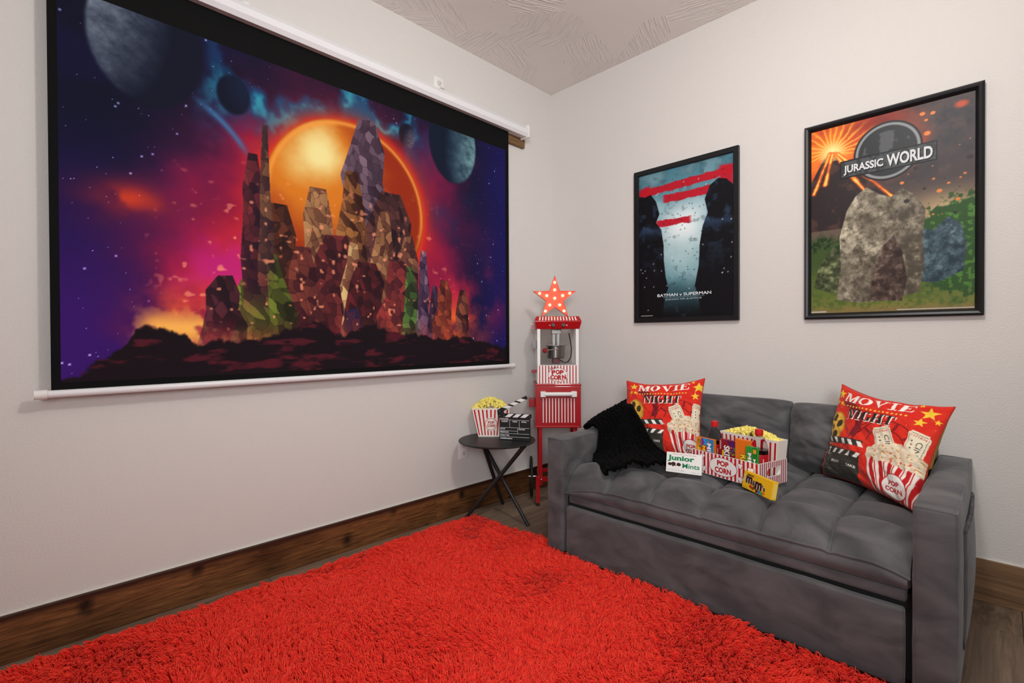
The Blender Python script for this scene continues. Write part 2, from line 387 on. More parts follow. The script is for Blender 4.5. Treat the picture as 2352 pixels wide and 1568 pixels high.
BASEL = wood_material('stained_pine', '3A2110', '8E623A', 1, stretch=14, scale=34, knots=0.95, rough=0.5)
BASER = wood_material('vinyl_baseboard', '5A4330', '957353', 0, stretch=16, scale=12, rough=0.5)
bl = B(); BH = 0.154
bl.box((0, -1.07, 0), (0.018, 0, BH), 0.002, 1)
base1 = None
seam = [RY, -1.02, -0.019]
bbm = B().box((0.0003, RY, 0), (0.0185, -1.021, BH), 0.0025, 1)
bbl = struct(obj('baseboard_left', bbm, BASEL, smooth=False))
bl.bm.free()
obj('board', B().box((0.0003, -1.0195, 0), (0.0185, -0.02, BH), 0.0025, 1), BASEL, bbl, smooth=False)
obj('caulk_line', B().box((0.0002, RY, BH), (0.007, -0.002, BH + 0.0018)), mat('white_caulk', 'E4DDD3', 0.6), bbl, smooth=False)
bbr = struct(obj('baseboard_right', B().box((0.02, -0.0165, 0), (RX, -0.0003, BH + 0.01), 0.002, 1), BASER, smooth=False))
obj('caulk_line', B().box((0.02, -0.008, BH + 0.01), (RX, -0.0002, BH + 0.0125)), mat('white_caulk', 'E4DDD3', 0.6), bbr, smooth=False)
# made-up window frame behind the viewer, added to go with the rear fill light
wf = B()
for a, b in (((1.75, RY, 0.75), (4.25, RY + 0.03, 0.80)), ((1.75, RY, 2.30), (4.25, RY + 0.03, 2.35)), ((1.75, RY, 0.80), (1.80, RY + 0.03, 2.30)), ((4.2, RY, 0.80), (4.25, RY + 0.03, 2.30))): wf.box(a, b)
struct(obj('added_window_frame', wf, mat('added_frame_white', 'EDEBE6', 0.5), smooth=False))

# ------------------------------------------------------------------ projection screen
SX = 0.052; SY0, SY1, SZ0, SZ1 = -2.589, -0.474, 0.868, 2.34
PY0, PY1, PZ0, PZ1 = -2.565, -0.503, 0.891, 2.209
WHITE_METAL = mat('white_metal', 'E6E5E6', 0.32, spec=0.5); WHITE_PLASTIC = mat('white_plastic', 'E9E6E2', 0.4)
sc = thing('projection_screen', 'large pull-down projection screen in white roller case showing a fiery space scene', 'projector screen', (0, -1.53, 0.85))
def sl(*p): return Vector(p) - Vector((0, -1.53, 0.85))
def off(b, d):
    bmesh.ops.translate(b.bm, verts=b.bm.verts, vec=d); return b
SO = Vector((0, 1.53, -0.85))
obj('screen_fabric', off(B().box((SX - 0.001, SY0, SZ0), (SX, SY1, SZ1)), SO), mat('matte_black', '131313', 0.85, spec=0.1), sc, smooth=False)
case = B().prism([(0.03, 2.335), (0.085, 2.328), (0.098, 2.345), (0.098, 2.372), (0.08, 2.398), (0.03, 2.398)], lambda a, b, h: Vector((a, -2.72 + h, b)) + SO, 2.382)
rc = obj('roller_case', case, WHITE_METAL, sc, smooth=False)
obj('end_cap', off(B().box((0.026, -0.340, 2.322), (0.101, -0.326, 2.402), 0.004), SO), WHITE_PLASTIC, rc)
obj('end_cap', off(B().box((0.026, -2.734, 2.322), (0.101, -2.718, 2.402), 0.004), SO), WHITE_PLASTIC, rc)
bar = obj('bottom_bar', off(B().cyl((SX, -2.60, 0.856), (SX, -0.458, 0.856), 0.0125, n=20), SO), WHITE_METAL, sc)
for a, b in ((-2.63, -2.598), (-0.46, -0.434)): obj('bar_cap', off(B().cyl((SX, a, 0.856), (SX, b, 0.856), 0.0155, n=20), SO), WHITE_PLASTIC, bar)
def screen_art():
    W, H = 760, 480; c = Canvas(W, H, 1.565); U, V = c.U, c.V; A = 1.565
    n1 = fbm(U * 5, V * 3.3, 1); n2 = fbm(U * 9, V * 6, 5); n3 = fbm(U * 28, V * 18, 8, 4)
    c.c[:] = np.array([10, 8, 44]) / 255
    c.mix('05061E', sst(0.35, 0.65, n2) * sst(0.4, 0.9, V)); c.mix('3A0C66', sst(0.75, 0.1, V) * sst(0.42, 0.0, U) * 0.9)
    c.mix('1A0F66', sst(0.8, 1.0, U) * 0.6)
    d = np.sqrt(((U - 0.47) * A) ** 2 + ((V - 0.45) * 1.0) ** 2) + (n1 - 0.5) * 0.42
    c.mix('6A1040', sst(0.78, 0.40, d) * 0.9); c.mix('B01038', sst(0.60, 0.28, d)); c.mix('F0401C', sst(0.46, 0.16, d))
    # magenta drifts on the left, fire along the ground
    c.mix('C0187C', np.exp(-(((U - 0.24) / 0.11) ** 2 + ((V - 0.30) / 0.17) ** 2)) * sst(0.3, 0.7, n2) * 0.9)
    c.mix('D8203C', np.exp(-(((U - 0.86) / 0.11) ** 2 + ((V - 0.28) / 0.14) ** 2)) * sst(0.3, 0.7, n2))
    c.mix('8A2030', np.exp(-(((U - 0.10) / 0.07) ** 2 + ((V - 0.48) / 0.06) ** 2)) * sst(0.42, 0.65, n1)); c.mix('E0401C', np.exp(-(((U - 0.09) / 0.04) ** 2 + ((V - 0.49) / 0.03) ** 2)) * sst(0.45, 0.65, n2) * 0.8)
    c.mix('FF6A28', np.exp(-((V - 0.16) / 0.09) ** 2) * sst(0.06, 0.14, U) * sst(0.97, 0.80, U) * sst(0.28, 0.62, n2)); c.mix('FFB050', np.exp(-((V - 0.14) / 0.05) ** 2) * sst(0.07, 0.13, U) * sst(0.40, 0.2, U) * sst(0.4, 0.6, n3))
    # teal clouds
    rg = 1 - np.abs(fbm(U * 7 + 3, V * 4, 11) - 0.5) * 2
    band = sst(0.66, 0.9, V) * sst(0.16, 0.28, U) * sst(0.80, 0.55, U)
    c.mix('0F5A86', band * sst(0.66, 0.95, rg) * 0.85); c.mix('2E97AE', band * sst(0.86, 1.0, rg) * sst(0.45, 0.6, n2)); c.mix('105080', sst(0.45, 0.8, V) * sst(0.66, 0.80, U) * sst(0.93, 0.8, U) * sst(0.45, 0.7, n1) * 0.8)
    # pale arc of a ringed horizon
    da = np.sqrt(((U - 0.10) * A) ** 2 + ((V - 0.52) * 1.0) ** 2); c.mix('3C78A8', np.exp(-((da - 0.325) / 0.010) ** 2) * sst(0.17, 0.23, U) * sst(0.34, 0.26, U) * sst(0.66, 0.72, V) * 0.8)
    # stars
    rg_ = np.random.default_rng(5); st = np.zeros((H, W))
    for k in range(620):
        x, y = rg_.integers(1, W - 2), rg_.integers(1, H - 2); b = rg_.random() ** 3
        st[y, x] = max(st[y, x], 0.35 + 0.65 * b)
        if b > 0.6: st[y - 1:y + 2, x - 1:x + 2] = np.maximum(st[y - 1:y + 2, x - 1:x + 2], 0.35)
    c.add('C8D4FF', st * sst(0.52, 0.66, d))
    # planets
    def planet(cx, cy, rx, ry, seed, lit, dark, lx, ly):
        mk = c.ellm(cx, cy, rx, ry); X, Y = (U - cx) / rx, (V - cy) / ry; Zc = np.sqrt(np.clip(1 - X * X - Y * Y, 0, 1))
        sh = np.clip(X * lx + Y * ly + Zc * 0.35, 0, 1); tx = 0.55 + 0.9 * (fbm(X * 5 + Y * 1.5 + 9, Y * 8 + 4, seed, 5, 0.65) - 0.3)
        col = np.array(dark) + (np.array(lit) - np.array(dark)) * (sh * np.clip(tx, 0.1, 1.5))[..., None]
        c.c = c.c * (1 - mk[..., None]) + np.clip(col, 0, 1) * mk[..., None]
    planet(0.118, 0.935, 0.084, 0.180, 2, (0.52, 0.55, 0.60), (0.03, 0.05, 0.13), -0.75, 0.25)
    planet(0.80, 0.945, 0.081, 0.170, 9, (0.50, 0.66, 0.66), (0.02, 0.07, 0.16), 0.85, -0.1)
    planet(0.652, 0.912, 0.024, 0.048, 4, (0.50, 0.50, 0.58), (0.05, 0.06, 0.14), 0.7, -0.4)
    planet(0.255, 0.86, 0.03, 0.06, 6, (0.07, 0.14, 0.26), (0.02, 0.05, 0.14), 0.5, 0.3)
    # a huge low sun with a glowing rim
    ds = np.sqrt(((U - 0.505) * A) ** 2 + (V - 0.585) ** 2)
    c.mix('FF3A10', np.exp(-np.clip(ds - 0.30, 0, 1) / 0.035) * (ds > 0.30) * sst(0.25, 0.45, V)); ms = sst(0.312, 0.302, ds) * sst(0.18, 0.4, V)
    c.mix('9A2A0C', ms); c.mix('E07A1C', ms * sst(0.30, 0.12, np.sqrt(((U - 0.43) * A) ** 2 + (V - 0.69) ** 2) + (n2 - 0.5) * 0.12)); c.mix('FFE89A', ms * sst(0.15, 0.02, np.sqrt(((U - 0.425) * A) ** 2 + (V - 0.74) ** 2) + (n2 - 0.5) * 0.1))
    c.mix('FFA040', np.exp(-((ds - 0.296) / 0.008) ** 2) * sst(0.35, 0.6, V) * 0.8)
    # jagged rock spires in front of it
    rr = np.random.default_rng(12)
    SP = [(0.54, 0.925, 0.060, '8A6A78', '2C1A2A'), (0.60, 0.68, 0.075, '6A3A34', '1C0C14'), (0.50, 0.72, 0.035, 'A86A38', '2A0E0C'), (0.425, 0.64, 0.045, 'C08A58', '3A1414'), (0.34, 0.56, 0.040, '6E3420', '1A0A0E'),
          (0.585, 0.60, 0.040, 'B07A50', '3A1616'), (0.655, 0.52, 0.034, 'A86E4A', '2E1018'), (0.46, 0.48, 0.07, '7C2C2C', '240A14'), (0.39, 0.43, 0.040, '8C4030', '2A0A16'), (0.31, 0.385, 0.055, '7E8A2C', '1E1E0C'), (0.505, 0.46, 0.030, 'E0B878', '501C18'),
          (0.54, 0.40, 0.05, '6A2024', '1C0810'), (0.62, 0.42, 0.045, 'A83A34', '30101A'), (0.66, 0.40, 0.024, '5C8A3A', '1C1A14'), (0.235, 0.31, 0.035, '5A2430', '160810'), (0.70, 0.47, 0.018, '8C6A80', '24102A'), (0.735, 0.33, 0.022, '50304A', '160A1C'), (0.765, 0.36, 0.030, 'A8482C', '300C14'), (0.83, 0.32, 0.024, '8A4A34', '240A14'), (0.29, 0.70, 0.022, '7A2A30', '1C0A1A'), (0.312, 0.80, 0.013, '8A5A3A', '2A1420'), (0.50, 0.22, 0.03, '7C2420', '1A1A40')]
    fv, fe_ = facets(U * 62 + 4 * n2, V * 30 + U * 14 + 3 * n1, 3.0)
    for cx, top, wd, cl, cdk in SP:
        wd *= 1.3
        foot = max(0.05, top - 0.55); n = 5; L, Rr = [], []
        for k in range(n + 1):
            f = k / n; ww = wd * (0.30 + 0.70 * f ** 0.6); y = top - (top - foot) * f
            L.append((cx - ww * (0.75 + 0.5 * rr.random()), y - 0.012 * rr.random())); Rr.append((cx + ww * (0.75 + 0.5 * rr.random()), y - 0.012 * rr.random()))
        mk = c.polym(L + Rr[::-1]); X = (U - cx) / wd
        hi = np.clip(0.15 + 0.75 * fv ** 1.3 + 0.25 * (n3 - 0.5) - 0.22 * X, 0, 1.15) * (0.45 + 0.55 * sst(0.0, 0.10, fe_))
        a = np.array(lin_hex(cdk)); b = np.array(lin_hex(cl)); col = a + (b - a) * hi[..., None]
        fade = sst(foot - 0.02, foot + 0.16, V)
        mk = mk * fade; c.c = c.c * (1 - mk[..., None]) + col * mk[..., None]
    # sparks and dark broken ground
    gx = np.array([0, 0.024, 0.086, 0.111, 0.15, 0.183, 0.304, 0.36, 0.412, 0.48, 0.548, 0.684, 0.76, 0.828, 0.90, 0.989, 1.0]); gy = np.array([0.0, 0.02, 0.095, 0.15, 0.145, 0.096, 0.10, 0.135, 0.165, 0.12, 0.15, 0.12, 0.10, 0.11, 0.10, 0.06, 0.06])
    g = np.interp(U, gx, gy) + (fbm(U * 40, V * 20, 3, 4) - 0.5) * 0.05
    gm = sst(0.006, -0.006, V - g); c.mix(np.array([0.07, 0.02, 0.05]), gm); c.mix('5C1422', gm * sst(0.55, 0.72, fbm(U * 18, V * 40, 6)) * 0.8)
    c.mix('FF9A70', sst(0.72, 0.86, fbm(U * 70, V * 50, 13, 2)) * sst(0.66, 0.30, d) * (1 - gm) * sst(0.75, 0.5, V) * 0.75)
    return c
def lin_hex(h): return tuple(int(h[i:i + 2], 16) / 255 for i in (0, 2, 4))
ART_EMIT = 0.87
c = screen_art()
V3 = np.stack([np.full(c.U.shape, SX + 0.0008), PY0 + (PY1 - PY0) * c.U + 1.53, PZ0 + (PZ1 - PZ0) * c.V - 0.85], -1).reshape(-1, 3)
mesh_np('projected_picture', V3, grid_faces(c.H, c.W), attr_mat('projected_light', ART_EMIT), sc, cols=lin_arr(c.c), smooth=False)
# timber batten behind the case, outlet with plug and hanging hook above it
tag(obj('mounting_board', B().box((0.0, -2.8, 2.283), (0.025, -0.295, 2.362), 0.002, 1), wood_material('batten_wood', '4A321C', '8A6A45', 1, stretch=14, scale=14), smooth=False), 'brown timber board on the wall behind the roller case', 'board')
def outlet(name_label, y, z, group=None):
    t = thing('wall_outlet', name_label, 'outlet', (0, y, z))
    obj('cover_plate', B().box((0, -0.036, -0.058), (0.006, 0.036, 0.058), 0.003, 2), WHITE_PLASTIC, t)
    for s in (-1, 1):
        r = obj('receptacle', B().cyl((0.004, 0, s * 0.024), (0.0085, 0, s * 0.024), 0.0165, n=24), mat('outlet_white', 'DAD5CF', 0.4), t)
        b = B()
        for k in (-1, 1): b.box((0.008, k * 0.006 - 0.001, s * 0.024 - 0.002), (0.0088, k * 0.006 + 0.001, s * 0.024 + 0.007))
        b.cyl((0.008, 0, s * 0.024 - 0.008), (0.0088, 0, s * 0.024 - 0.008), 0.0025, n=10)
        obj('slot', b, mat('slot_dark', '2A2624', 0.6), r, smooth=False)
    return t
outlet('white wall outlet low on the wall under the black side table', -0.81, 0.376)
outlet('white wall outlet high on the wall above the roller case', -0.975, 2.448)
pl = thing('power_plug', 'small white plug with curled cord in the high outlet', 'plug', (0.0085, -0.975, 2.424))
obj('plug_body', B().box((0.0005, -0.013, -0.011), (0.03, 0.013, 0.013), 0.005, 3), mat('grey_plastic', 'B9B4AF', 0.35), pl)
obj('cord', B().tube([(0.028 + 0.012 * math.sin(t * 3), 0.02 * math.sin(t * 5) * (t), 0.004 - 0.05 * t) for t in np.linspace(0, 1, 14)], 0.003), mat('grey_plastic', 'B9B4AF', 0.35), pl)
hk = thing('wall_hook', 'small white cord loop on the wall above the roller case', 'hook', (0.0, -1.98, 2.42))
obj('hook_plate', B().box((0, -0.02, -0.01), (0.004, 0.02, 0.035), 0.0015, 1), WHITE_PLASTIC, hk)
obj('hook_loop', B().tube([(0.006 + 0.016 * math.sin(t), 0.014 * math.cos(t * 1.3), 0.012 - 0.022 * math.cos(t)) for t in np.linspace(0, 5.2, 18)], 0.0025), WHITE_METAL, hk)

# ------------------------------------------------------------------ framed posters
def poster(x0, x1, z0, z1, fw, depth, art, label, ftype, lettering, credits_):
    cx, cz = (x0 + x1) / 2, (z0 + z1) / 2
    t = thing('framed_poster', label, 'poster', (cx, 0, z0))
    fm = mat('frame_black', '17171A', 0.38, spec=0.45)
    W, Hh = x1 - x0, z1 - z0
    def rail(p):   # p: four corner points outer0, outer1, inner1, inner0 (x,z)
        b = B(); prof = [(0, -0.002), (0, -depth * 0.75), (0.30, -depth), (0.62, -depth * 0.9), (1.0, -depth * 0.45), (1.0, -0.002)] if ftype else [(0, -0.002), (0, -depth), (0.92, -depth), (1.0, -depth * 0.85), (1.0, -0.002)]
        A = [b.bm.verts.new((p[0][0] + (p[3][0] - p[0][0]) * k, y, p[0][1] + (p[3][1] - p[0][1]) * k)) for k, y in prof]
        Bq = [b.bm.verts.new((p[1][0] + (p[2][0] - p[1][0]) * k, y, p[1][1] + (p[2][1] - p[1][1]) * k)) for k, y in prof]
        n = len(prof); b.bm.faces.new(A); b.bm.faces.new(Bq[::-1])
        for i in range(n): j = (i + 1) % n; b.bm.faces.new((A[i], Bq[i], Bq[j], A[j]))
        obj('frame_rail', b, fm, t, smooth=False)
    h = W / 2; o = [(-h, 0), (h, 0), (h, Hh), (-h, Hh)]; i_ = [(-h + fw, fw), (h - fw, fw), (h - fw, Hh - fw), (-h + fw, Hh - fw)]
    for k in range(4): j = (k + 1) % 4; rail((o[k], o[j], i_[j], i_[k]))
    c = art(); iw, ih = W - 2 * fw, Hh - 2 * fw
    V3 = np.stack([-iw / 2 + iw * c.U, np.full(c.U.shape, -depth * 0.4), fw + ih * c.V], -1).reshape(-1, 3)
    mesh_np('poster_print', V3, grid_faces(c.H, c.W), attr_mat('poster_ink', 0, 0.45), t, cols=lin_arr(c.c), smooth=False)
    mp_ = lambda a, b, e: (-iw / 2 + iw * a, -depth * 0.4 - 0.0004 - e, fw + ih * b)
    f = Flat(); lettering(f); f.build('lettering', mp_, t)
    for r_ in credits_: g = Flat(); g.rect('C4C2BA', *r_); g.build('credit_line', mp_, t)
    return t
def art_storm():
    c = Canvas(176, 264, 0.656); U, V = c.U, c.V; A = 0.656
    n1 = fbm(U * 5, V * 8, 2); n2 = fbm(U * 16, V * 24, 7)
    c.c[:] = np.array([0x4A, 0x80, 0x90]) / 255
    c.mix('2A4854', sst(0.75, 1.0, V) * sst(0.4, 0.65, n1)); c.mix('84B0BA', sst(0.4, 0.7, n1) * 0.7)
    c.mix('F2FBFB', np.exp(-(((U - 0.5) / 0.34) ** 2 + ((V - 0.60) / 0.19) ** 2)) * 1.0); c.mix('B8D4D4', np.exp(-(((U - 0.5) / 0.3) ** 2 + ((V - 0.38) / 0.15) ** 2)) * 0.7)
    c.mix('2C4A52', sst(0.30, 0.12, V)); c.mix('0A1014', sst(0.16, 0.0, V)); c.mix('3A5058', sst(0.62, 0.72, n2) * 0.35)
    # torn bands of red paint behind the cliffs
    e = (n2 - 0.5) * 0.02
    red = 'BE1426'
    for cy, th, x0, x1, sl_ in ((0.885, 0.028, 0.0, 1.0, 0.015), (0.806, 0.030, 0.28, 0.78, 0.0), (0.64, 0.024, 0.2, 0.58, 0.0), (0.83, 0.09, 0.0, 0.14, 0.0), (0.85, 0.10, 0.86, 1.0, 0.0)):
        yy = V - cy - sl_ * (U - 0.5) * 2 + e; c.mix(red, sst(th, th * 0.8, np.abs(yy)) * sst(x0 - 0.02, x0 + 0.03, U) * sst(x1 + 0.02, x1 - 0.03, U) * 0.95)
    # dark cliffs on both sides
    jag = lambda pts, s: [(x + (rnd.random() - .5) * s, y) for x, y in pts]
    Lc = [(0, 0.86), (0.07, 0.845), (0.14, 0.855), (0.20, 0.80), (0.24, 0.71), (0.20, 0.655), (0.26, 0.60), (0.285, 0.50), (0.29, 0.38), (0.31, 0.27), (0.34, 0.20), (0.30, 0.14), (0.27, 0.0), (0, 0)]
    Rc = [(1, 0.80), (0.93, 0.85), (0.85, 0.865), (0.77, 0.83), (0.72, 0.75), (0.75, 0.66), (0.70, 0.58), (0.67, 0.47), (0.66, 0.33), (0.62, 0.2), (0.66, 0.12), (0.68, 0.0), (1, 0)]
    for pts in (Lc, Rc):
        mk = c.polym(pts); c.mix('0B0D12', mk); c.mix('243246', mk * sst(0.52, 0.7, n2) * sst(0.15, 0.6, V) * 0.8); c.mix('3C587E', mk * np.exp(-((V - 0.60 - (n2 - 0.5) * 0.1) / 0.03) ** 2) * 0.5)
    rg_ = np.random.default_rng(2)
    for k in range(160):
        x, y = rg_.random(), 0.05 + 0.9 * rg_.random(); c.mix('1C2A30' if k % 5 else 'E8F4F8', c.ellm(x, y, 0.006, 0.004, 0.003) * 0.7)
    return c
def let_storm(f):
    f.text('E9F2F4', 'BATMAN v SUPERMAN', (0.215, 0.140, 0.785, 0.160), 1, bold=0.012)
    f.rect('9DB4BC', 0.28, 0.132, 0.72, 0.1335, 1)
    f.text('C6D4D8', 'DAWN OF JUSTICE', (0.31, 0.112, 0.69, 0.124), 1)
def art_volcano():
    c = Canvas(260, 396, 0.654); U, V = c.U, c.V; A = 0.654
    n1 = fbm(U * 4, V * 6, 1); n2 = fbm(U * 12, V * 18, 6); n3 = fbm(U * 40, V * 60, 9, 4)
    c.c[:] = np.array([0x46, 0x3C, 0x3C]) / 255
    c.mix('23242E', sst(0.35, 0.65, n1) * sst(0.5, 0.9, V)); c.mix('5A4440', sst(0.55, 0.75, n2) * 0.6); c.mix('6A5A4C', sst(0.66, 0.5, V) * 0.8); c.mix('C0A47A', np.exp(-(((U - 0.85) / 0.22) ** 2 + ((V - 0.47) / 0.08) ** 2)))
    # eruption
    d = np.sqrt(((U - 0.15) * A) ** 2 + ((V - 0.865)) ** 2); c.mix('C8401C', sst(0.42, 0.16, d + (n1 - 0.5) * 0.3) * sst(0.62, 0.75, V)); c.mix('F07A28', sst(0.22, 0.05, d + (n2 - 0.5) * 0.2)); c.mix('7A2014', np.exp(-(((U - 0.45) / 0.2) ** 2 + ((V - 0.97) / 0.04) ** 2)) * 0.8)
    vol = c.polym([(0, 0.72), (0.06, 0.80), (0.11, 0.855), (0.19, 0.855), (0.26, 0.78), (0.4, 0.68), (0.62, 0.55), (0.62, 0.45), (0, 0.45)]); c.mix('2C2224', vol); c.mix('4A342E', vol * sst(0.5, 0.7, n2))
    ang = np.arctan2((V - 0.865), (U - 0.15) * A); ray = 0.5 + 0.5 * np.sin(ang * 26 + 5 * n2)
    c.mix('FFC23C', sst(0.24, 0.03, d) * sst(0.55, 0.95, ray) * (V > 0.84)); c.mix('FFF0A0', sst(0.09, 0.0, d) * (V > 0.82))
    for x0, y0, x1, y1 in ((0.13, 0.86, 0.02, 0.66), (0.17, 0.855, 0.30, 0.70), (0.19, 0.85, 0.55, 0.57), (0.15, 0.855, 0.10, 0.70), (0.30, 0.70, 0.40, 0.60)):
        t = np.clip(((U - x0) * (x1 - x0) + (V - y0) * (y1 - y0)) / ((x1 - x0) ** 2 + (y1 - y0) ** 2), 0, 1); q = np.hypot((U - x0 - t * (x1 - x0)) * A, V - y0 - t * (y1 - y0)) + (n2 - 0.5) * 0.02
        c.mix('F0601C', sst(0.016, 0.003, q)); c.mix('FFD060', sst(0.006, 0.001, q))
    # meadow, trees
    c.mix('3E5228', sst(0.46, 0.36, V + (n2 - 0.5) * 0.12)); c.mix('20361A', sst(0.46, 0.40, V + (n2 - 0.5) * 0.2) * sst(0.30, 0.34, V) * sst(0.45, 0.6, n3)); c.mix('5E7030', sst(0.28, 0.16, V) * (0.5 + 0.5 * n3)); c.mix('7E7A3C', sst(0.14, 0.0, V) * sst(0.35, 0.7, n3)); c.mix('8A7048', sst(0.04, 0.0, V) * 0.8)
    tr = sst(0.5, 0.42, np.hypot((U - 1.0) * A, (V - 0.30)) * 2 + (n3 - 0.5) * 0.3); c.mix('2E5024', tr); c.mix('4E7E34', tr * sst(0.5, 0.66, n3))
    # weathered boulders standing in the meadow
    def rock(pts, cl, cdk, seed):
        mk = c.polym(pts); tx = fbm(U * 26 + seed, V * 34, seed, 5, 0.65); cx = np.mean([p[0] for p in pts]); hi = sst(0.15, 0.85, tx - (U - cx) * 0.5 + (V - 0.4) * 0.35 + 0.25 * (n3 - 0.5)) * (0.75 + 0.25 * sst(0.45, 0.55, fbm(U * 9 + V * 14, V * 5 + seed, seed + 2, 3)))
        fv, fe_ = facets(U * 13 + 2.5 * n2 + seed, V * 15 + 2.5 * n1, seed * 1.7); hi = np.clip(hi * (0.55 + 0.6 * fv), 0, 1.1) * (0.6 + 0.4 * sst(0, 0.12, fe_))
        a, b = np.array(lin_hex(cdk)), np.array(lin_hex(cl)); col = a + (b - a) * hi[..., None]; c.c = c.c * (1 - mk[..., None]) + col * mk[..., None]
    rock([(0.02, 0.14), (0.05, 0.24), (0.10, 0.30), (0.16, 0.36), (0.22, 0.31), (0.29, 0.24), (0.31, 0.13), (0.16, 0.105)], '98A070', '2C3420', 3)
    rock([(0.62, 0.15), (0.64, 0.30), (0.70, 0.40), (0.78, 0.385), (0.86, 0.44), (0.93, 0.40), (0.96, 0.30), (0.94, 0.18), (0.80, 0.13)], '86A0A8', '22343C', 7)
    rock([(0.18, 0.07), (0.21, 0.24), (0.20, 0.40), (0.25, 0.54), (0.31, 0.61), (0.38, 0.645), (0.46, 0.60), (0.53, 0.575), (0.60, 0.61), (0.68, 0.565), (0.735, 0.49), (0.72, 0.36), (0.73, 0.22), (0.70, 0.09), (0.52, 0.055), (0.33, 0.05)], 'C6BCA4', '4C4438', 1)
    rock([(0.40, 0.06), (0.42, 0.20), (0.48, 0.33), (0.55, 0.38), (0.60, 0.30), (0.63, 0.16), (0.60, 0.05)], '8E7A6C', '2E201C', 9)
    rg_ = np.random.default_rng(4)
    for k in range(46):
        x, y = 0.55 + 0.45 * rg_.random(), 0.42 + 0.55 * rg_.random(); s = 0.004 + 0.016 * rg_.random() ** 4; c.mix('F08A3C' if k % 3 else '2A2426', c.ellm(x, y, s, s * 0.55, 0.004) * 0.9)
    c.mix('E0522C', c.ellm(0.93, 0.955, 0.035, 0.016, 0.02) * 0.8)
    # round stone plaque with a banner
    for k, (rx, ry, cl) in enumerate(((0.212, 0.148, '17181A'), (0.200, 0.139, '8E9092'), (0.182, 0.126, '2C2E31'))): c.mix(cl, c.ellm(0.507, 0.812, rx, ry))
    c.mix('9A9C9E', c.ellm(0.507, 0.812, 0.15, 0.10) * sst(0.5, 0.62, n2) * 0.35)
    pm = c.polym([(0.205, 0.712), (0.205, 0.806), (0.80, 0.812), (0.80, 0.716)]); c.mix('0E0F10', pm); pm = c.polym([(0.212, 0.719), (0.212, 0.799), (0.793, 0.805), (0.793, 0.723)]); c.mix('4A4D50', pm); c.mix('2A2C2E', pm * sst(0.45, 0.6, n3) * 0.8)
    return c
def let_volcano(f):
    for col, dx, dy, l in (('101112', 0.006, -0.005, 1), ('D9DADA', 0, 0, 2)):
        f.text(col, 'JURASSIC', (0.228 + dx, 0.728 + dy, 0.485 + dx, 0.780 + dy), l, bold=0.03); f.text(col, 'WORLD', (0.505 + dx, 0.732 + dy, 0.775 + dx, 0.792 + dy), l, bold=0.03)
poster(0.676, 1.289, 1.121, 2.027, 0.0275, 0.022, art_storm, 'black-framed film poster with stormy teal sky, red shapes and small white title', 0, let_storm, [(0.02, 0.012, 0.16, 0.0155)])
poster(1.592, 2.208, 1.115, 2.019, 0.027, 0.030, art_volcano, 'black-framed film poster with erupting volcano, green meadow and stone title plaque', 1, let_volcano, [(0.0, 0.004, 0.11, 0.010), (0.57, 0.004, 1.0, 0.008)])

# ------------------------------------------------------------------ sofa
def velvet():
    mt, nt, b = nodes_of('grey_velvet'); b.inputs['Roughness'].default_value = 0.62; b.inputs['Specular IOR Level'].default_value = 0.15
    b.inputs['Sheen Weight'].default_value = 0.22; b.inputs['Sheen Roughness'].default_value = 0.45; b.inputs['Sheen Tint'].default_value = (0.8, 0.82, 0.84, 1)
    tc = N(nt, 'ShaderNodeTexCoord')
    n = N(nt, 'ShaderNodeTexNoise'); n.inputs['Scale'].default_value = 7; n.inputs['Detail'].default_value = 5; n.inputs['Distortion'].default_value = 0.8
    mp = N(nt, 'ShaderNodeMapping'); mp.inputs['Scale'].default_value = (0.8, 1.4, 1.5); nt.links.new(tc.outputs['Object'], mp.inputs['Vector']); nt.links.new(mp.outputs['Vector'], n.inputs['Vector'])
    r = N(nt, 'ShaderNodeValToRGB'); e = r.color_ramp.elements; e[0].position = 0.32; e[1].position = 0.70; e[0].color = (*lin('454446'), 1); e[1].color = (*lin('656364'), 1)
    nt.links.new(n.outputs['Fac'], r.inputs['Fac']); nt.links.new(r.outputs['Color'], b.inputs['Base Color'])
    n2 = N(nt, 'ShaderNodeTexNoise'); n2.inputs['Scale'].default_value = 320; nt.links.new(tc.outputs['Object'], n2.inputs['Vector'])
    n3 = N(nt, 'ShaderNodeTexNoise'); n3.inputs['Scale'].default_value = 22; n3.inputs['Detail'].default_value = 4; nt.links.new(tc.outputs['Object'], n3.inputs['Vector'])
    b1 = N(nt, 'ShaderNodeBump'); b1.inputs['Strength'].default_value = 0.12; b1.inputs['Distance'].default_value = 0.006; nt.links.new(n3.outputs['Fac'], b1.inputs['Height'])
    b2 = N(nt, 'ShaderNodeBump'); b2.inputs['Strength'].default_value = 0.25; b2.inputs['Distance'].default_value = 0.001; nt.links.new(n2.outputs['Fac'], b2.inputs['Height']); nt.links.new(b1.outputs['Normal'], b2.inputs['Normal'])
    nt.links.new(b2.outputs['Normal'], b.inputs['Normal'])
    return mt
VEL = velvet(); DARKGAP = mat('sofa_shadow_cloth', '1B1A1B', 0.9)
SOFA = Vector((1.442, -0.44, 0)); sofa = thing('sofa', 'grey velvet pull-out sofa with tufted seat and boxy arms', 'sofa', SOFA)
YF, YB = -0.865, -0.025; ZB, ZT = 0.022, 0.552
XL0, XL1, XR0, XR1 = 0.708, 0.803, 2.080, 2.176
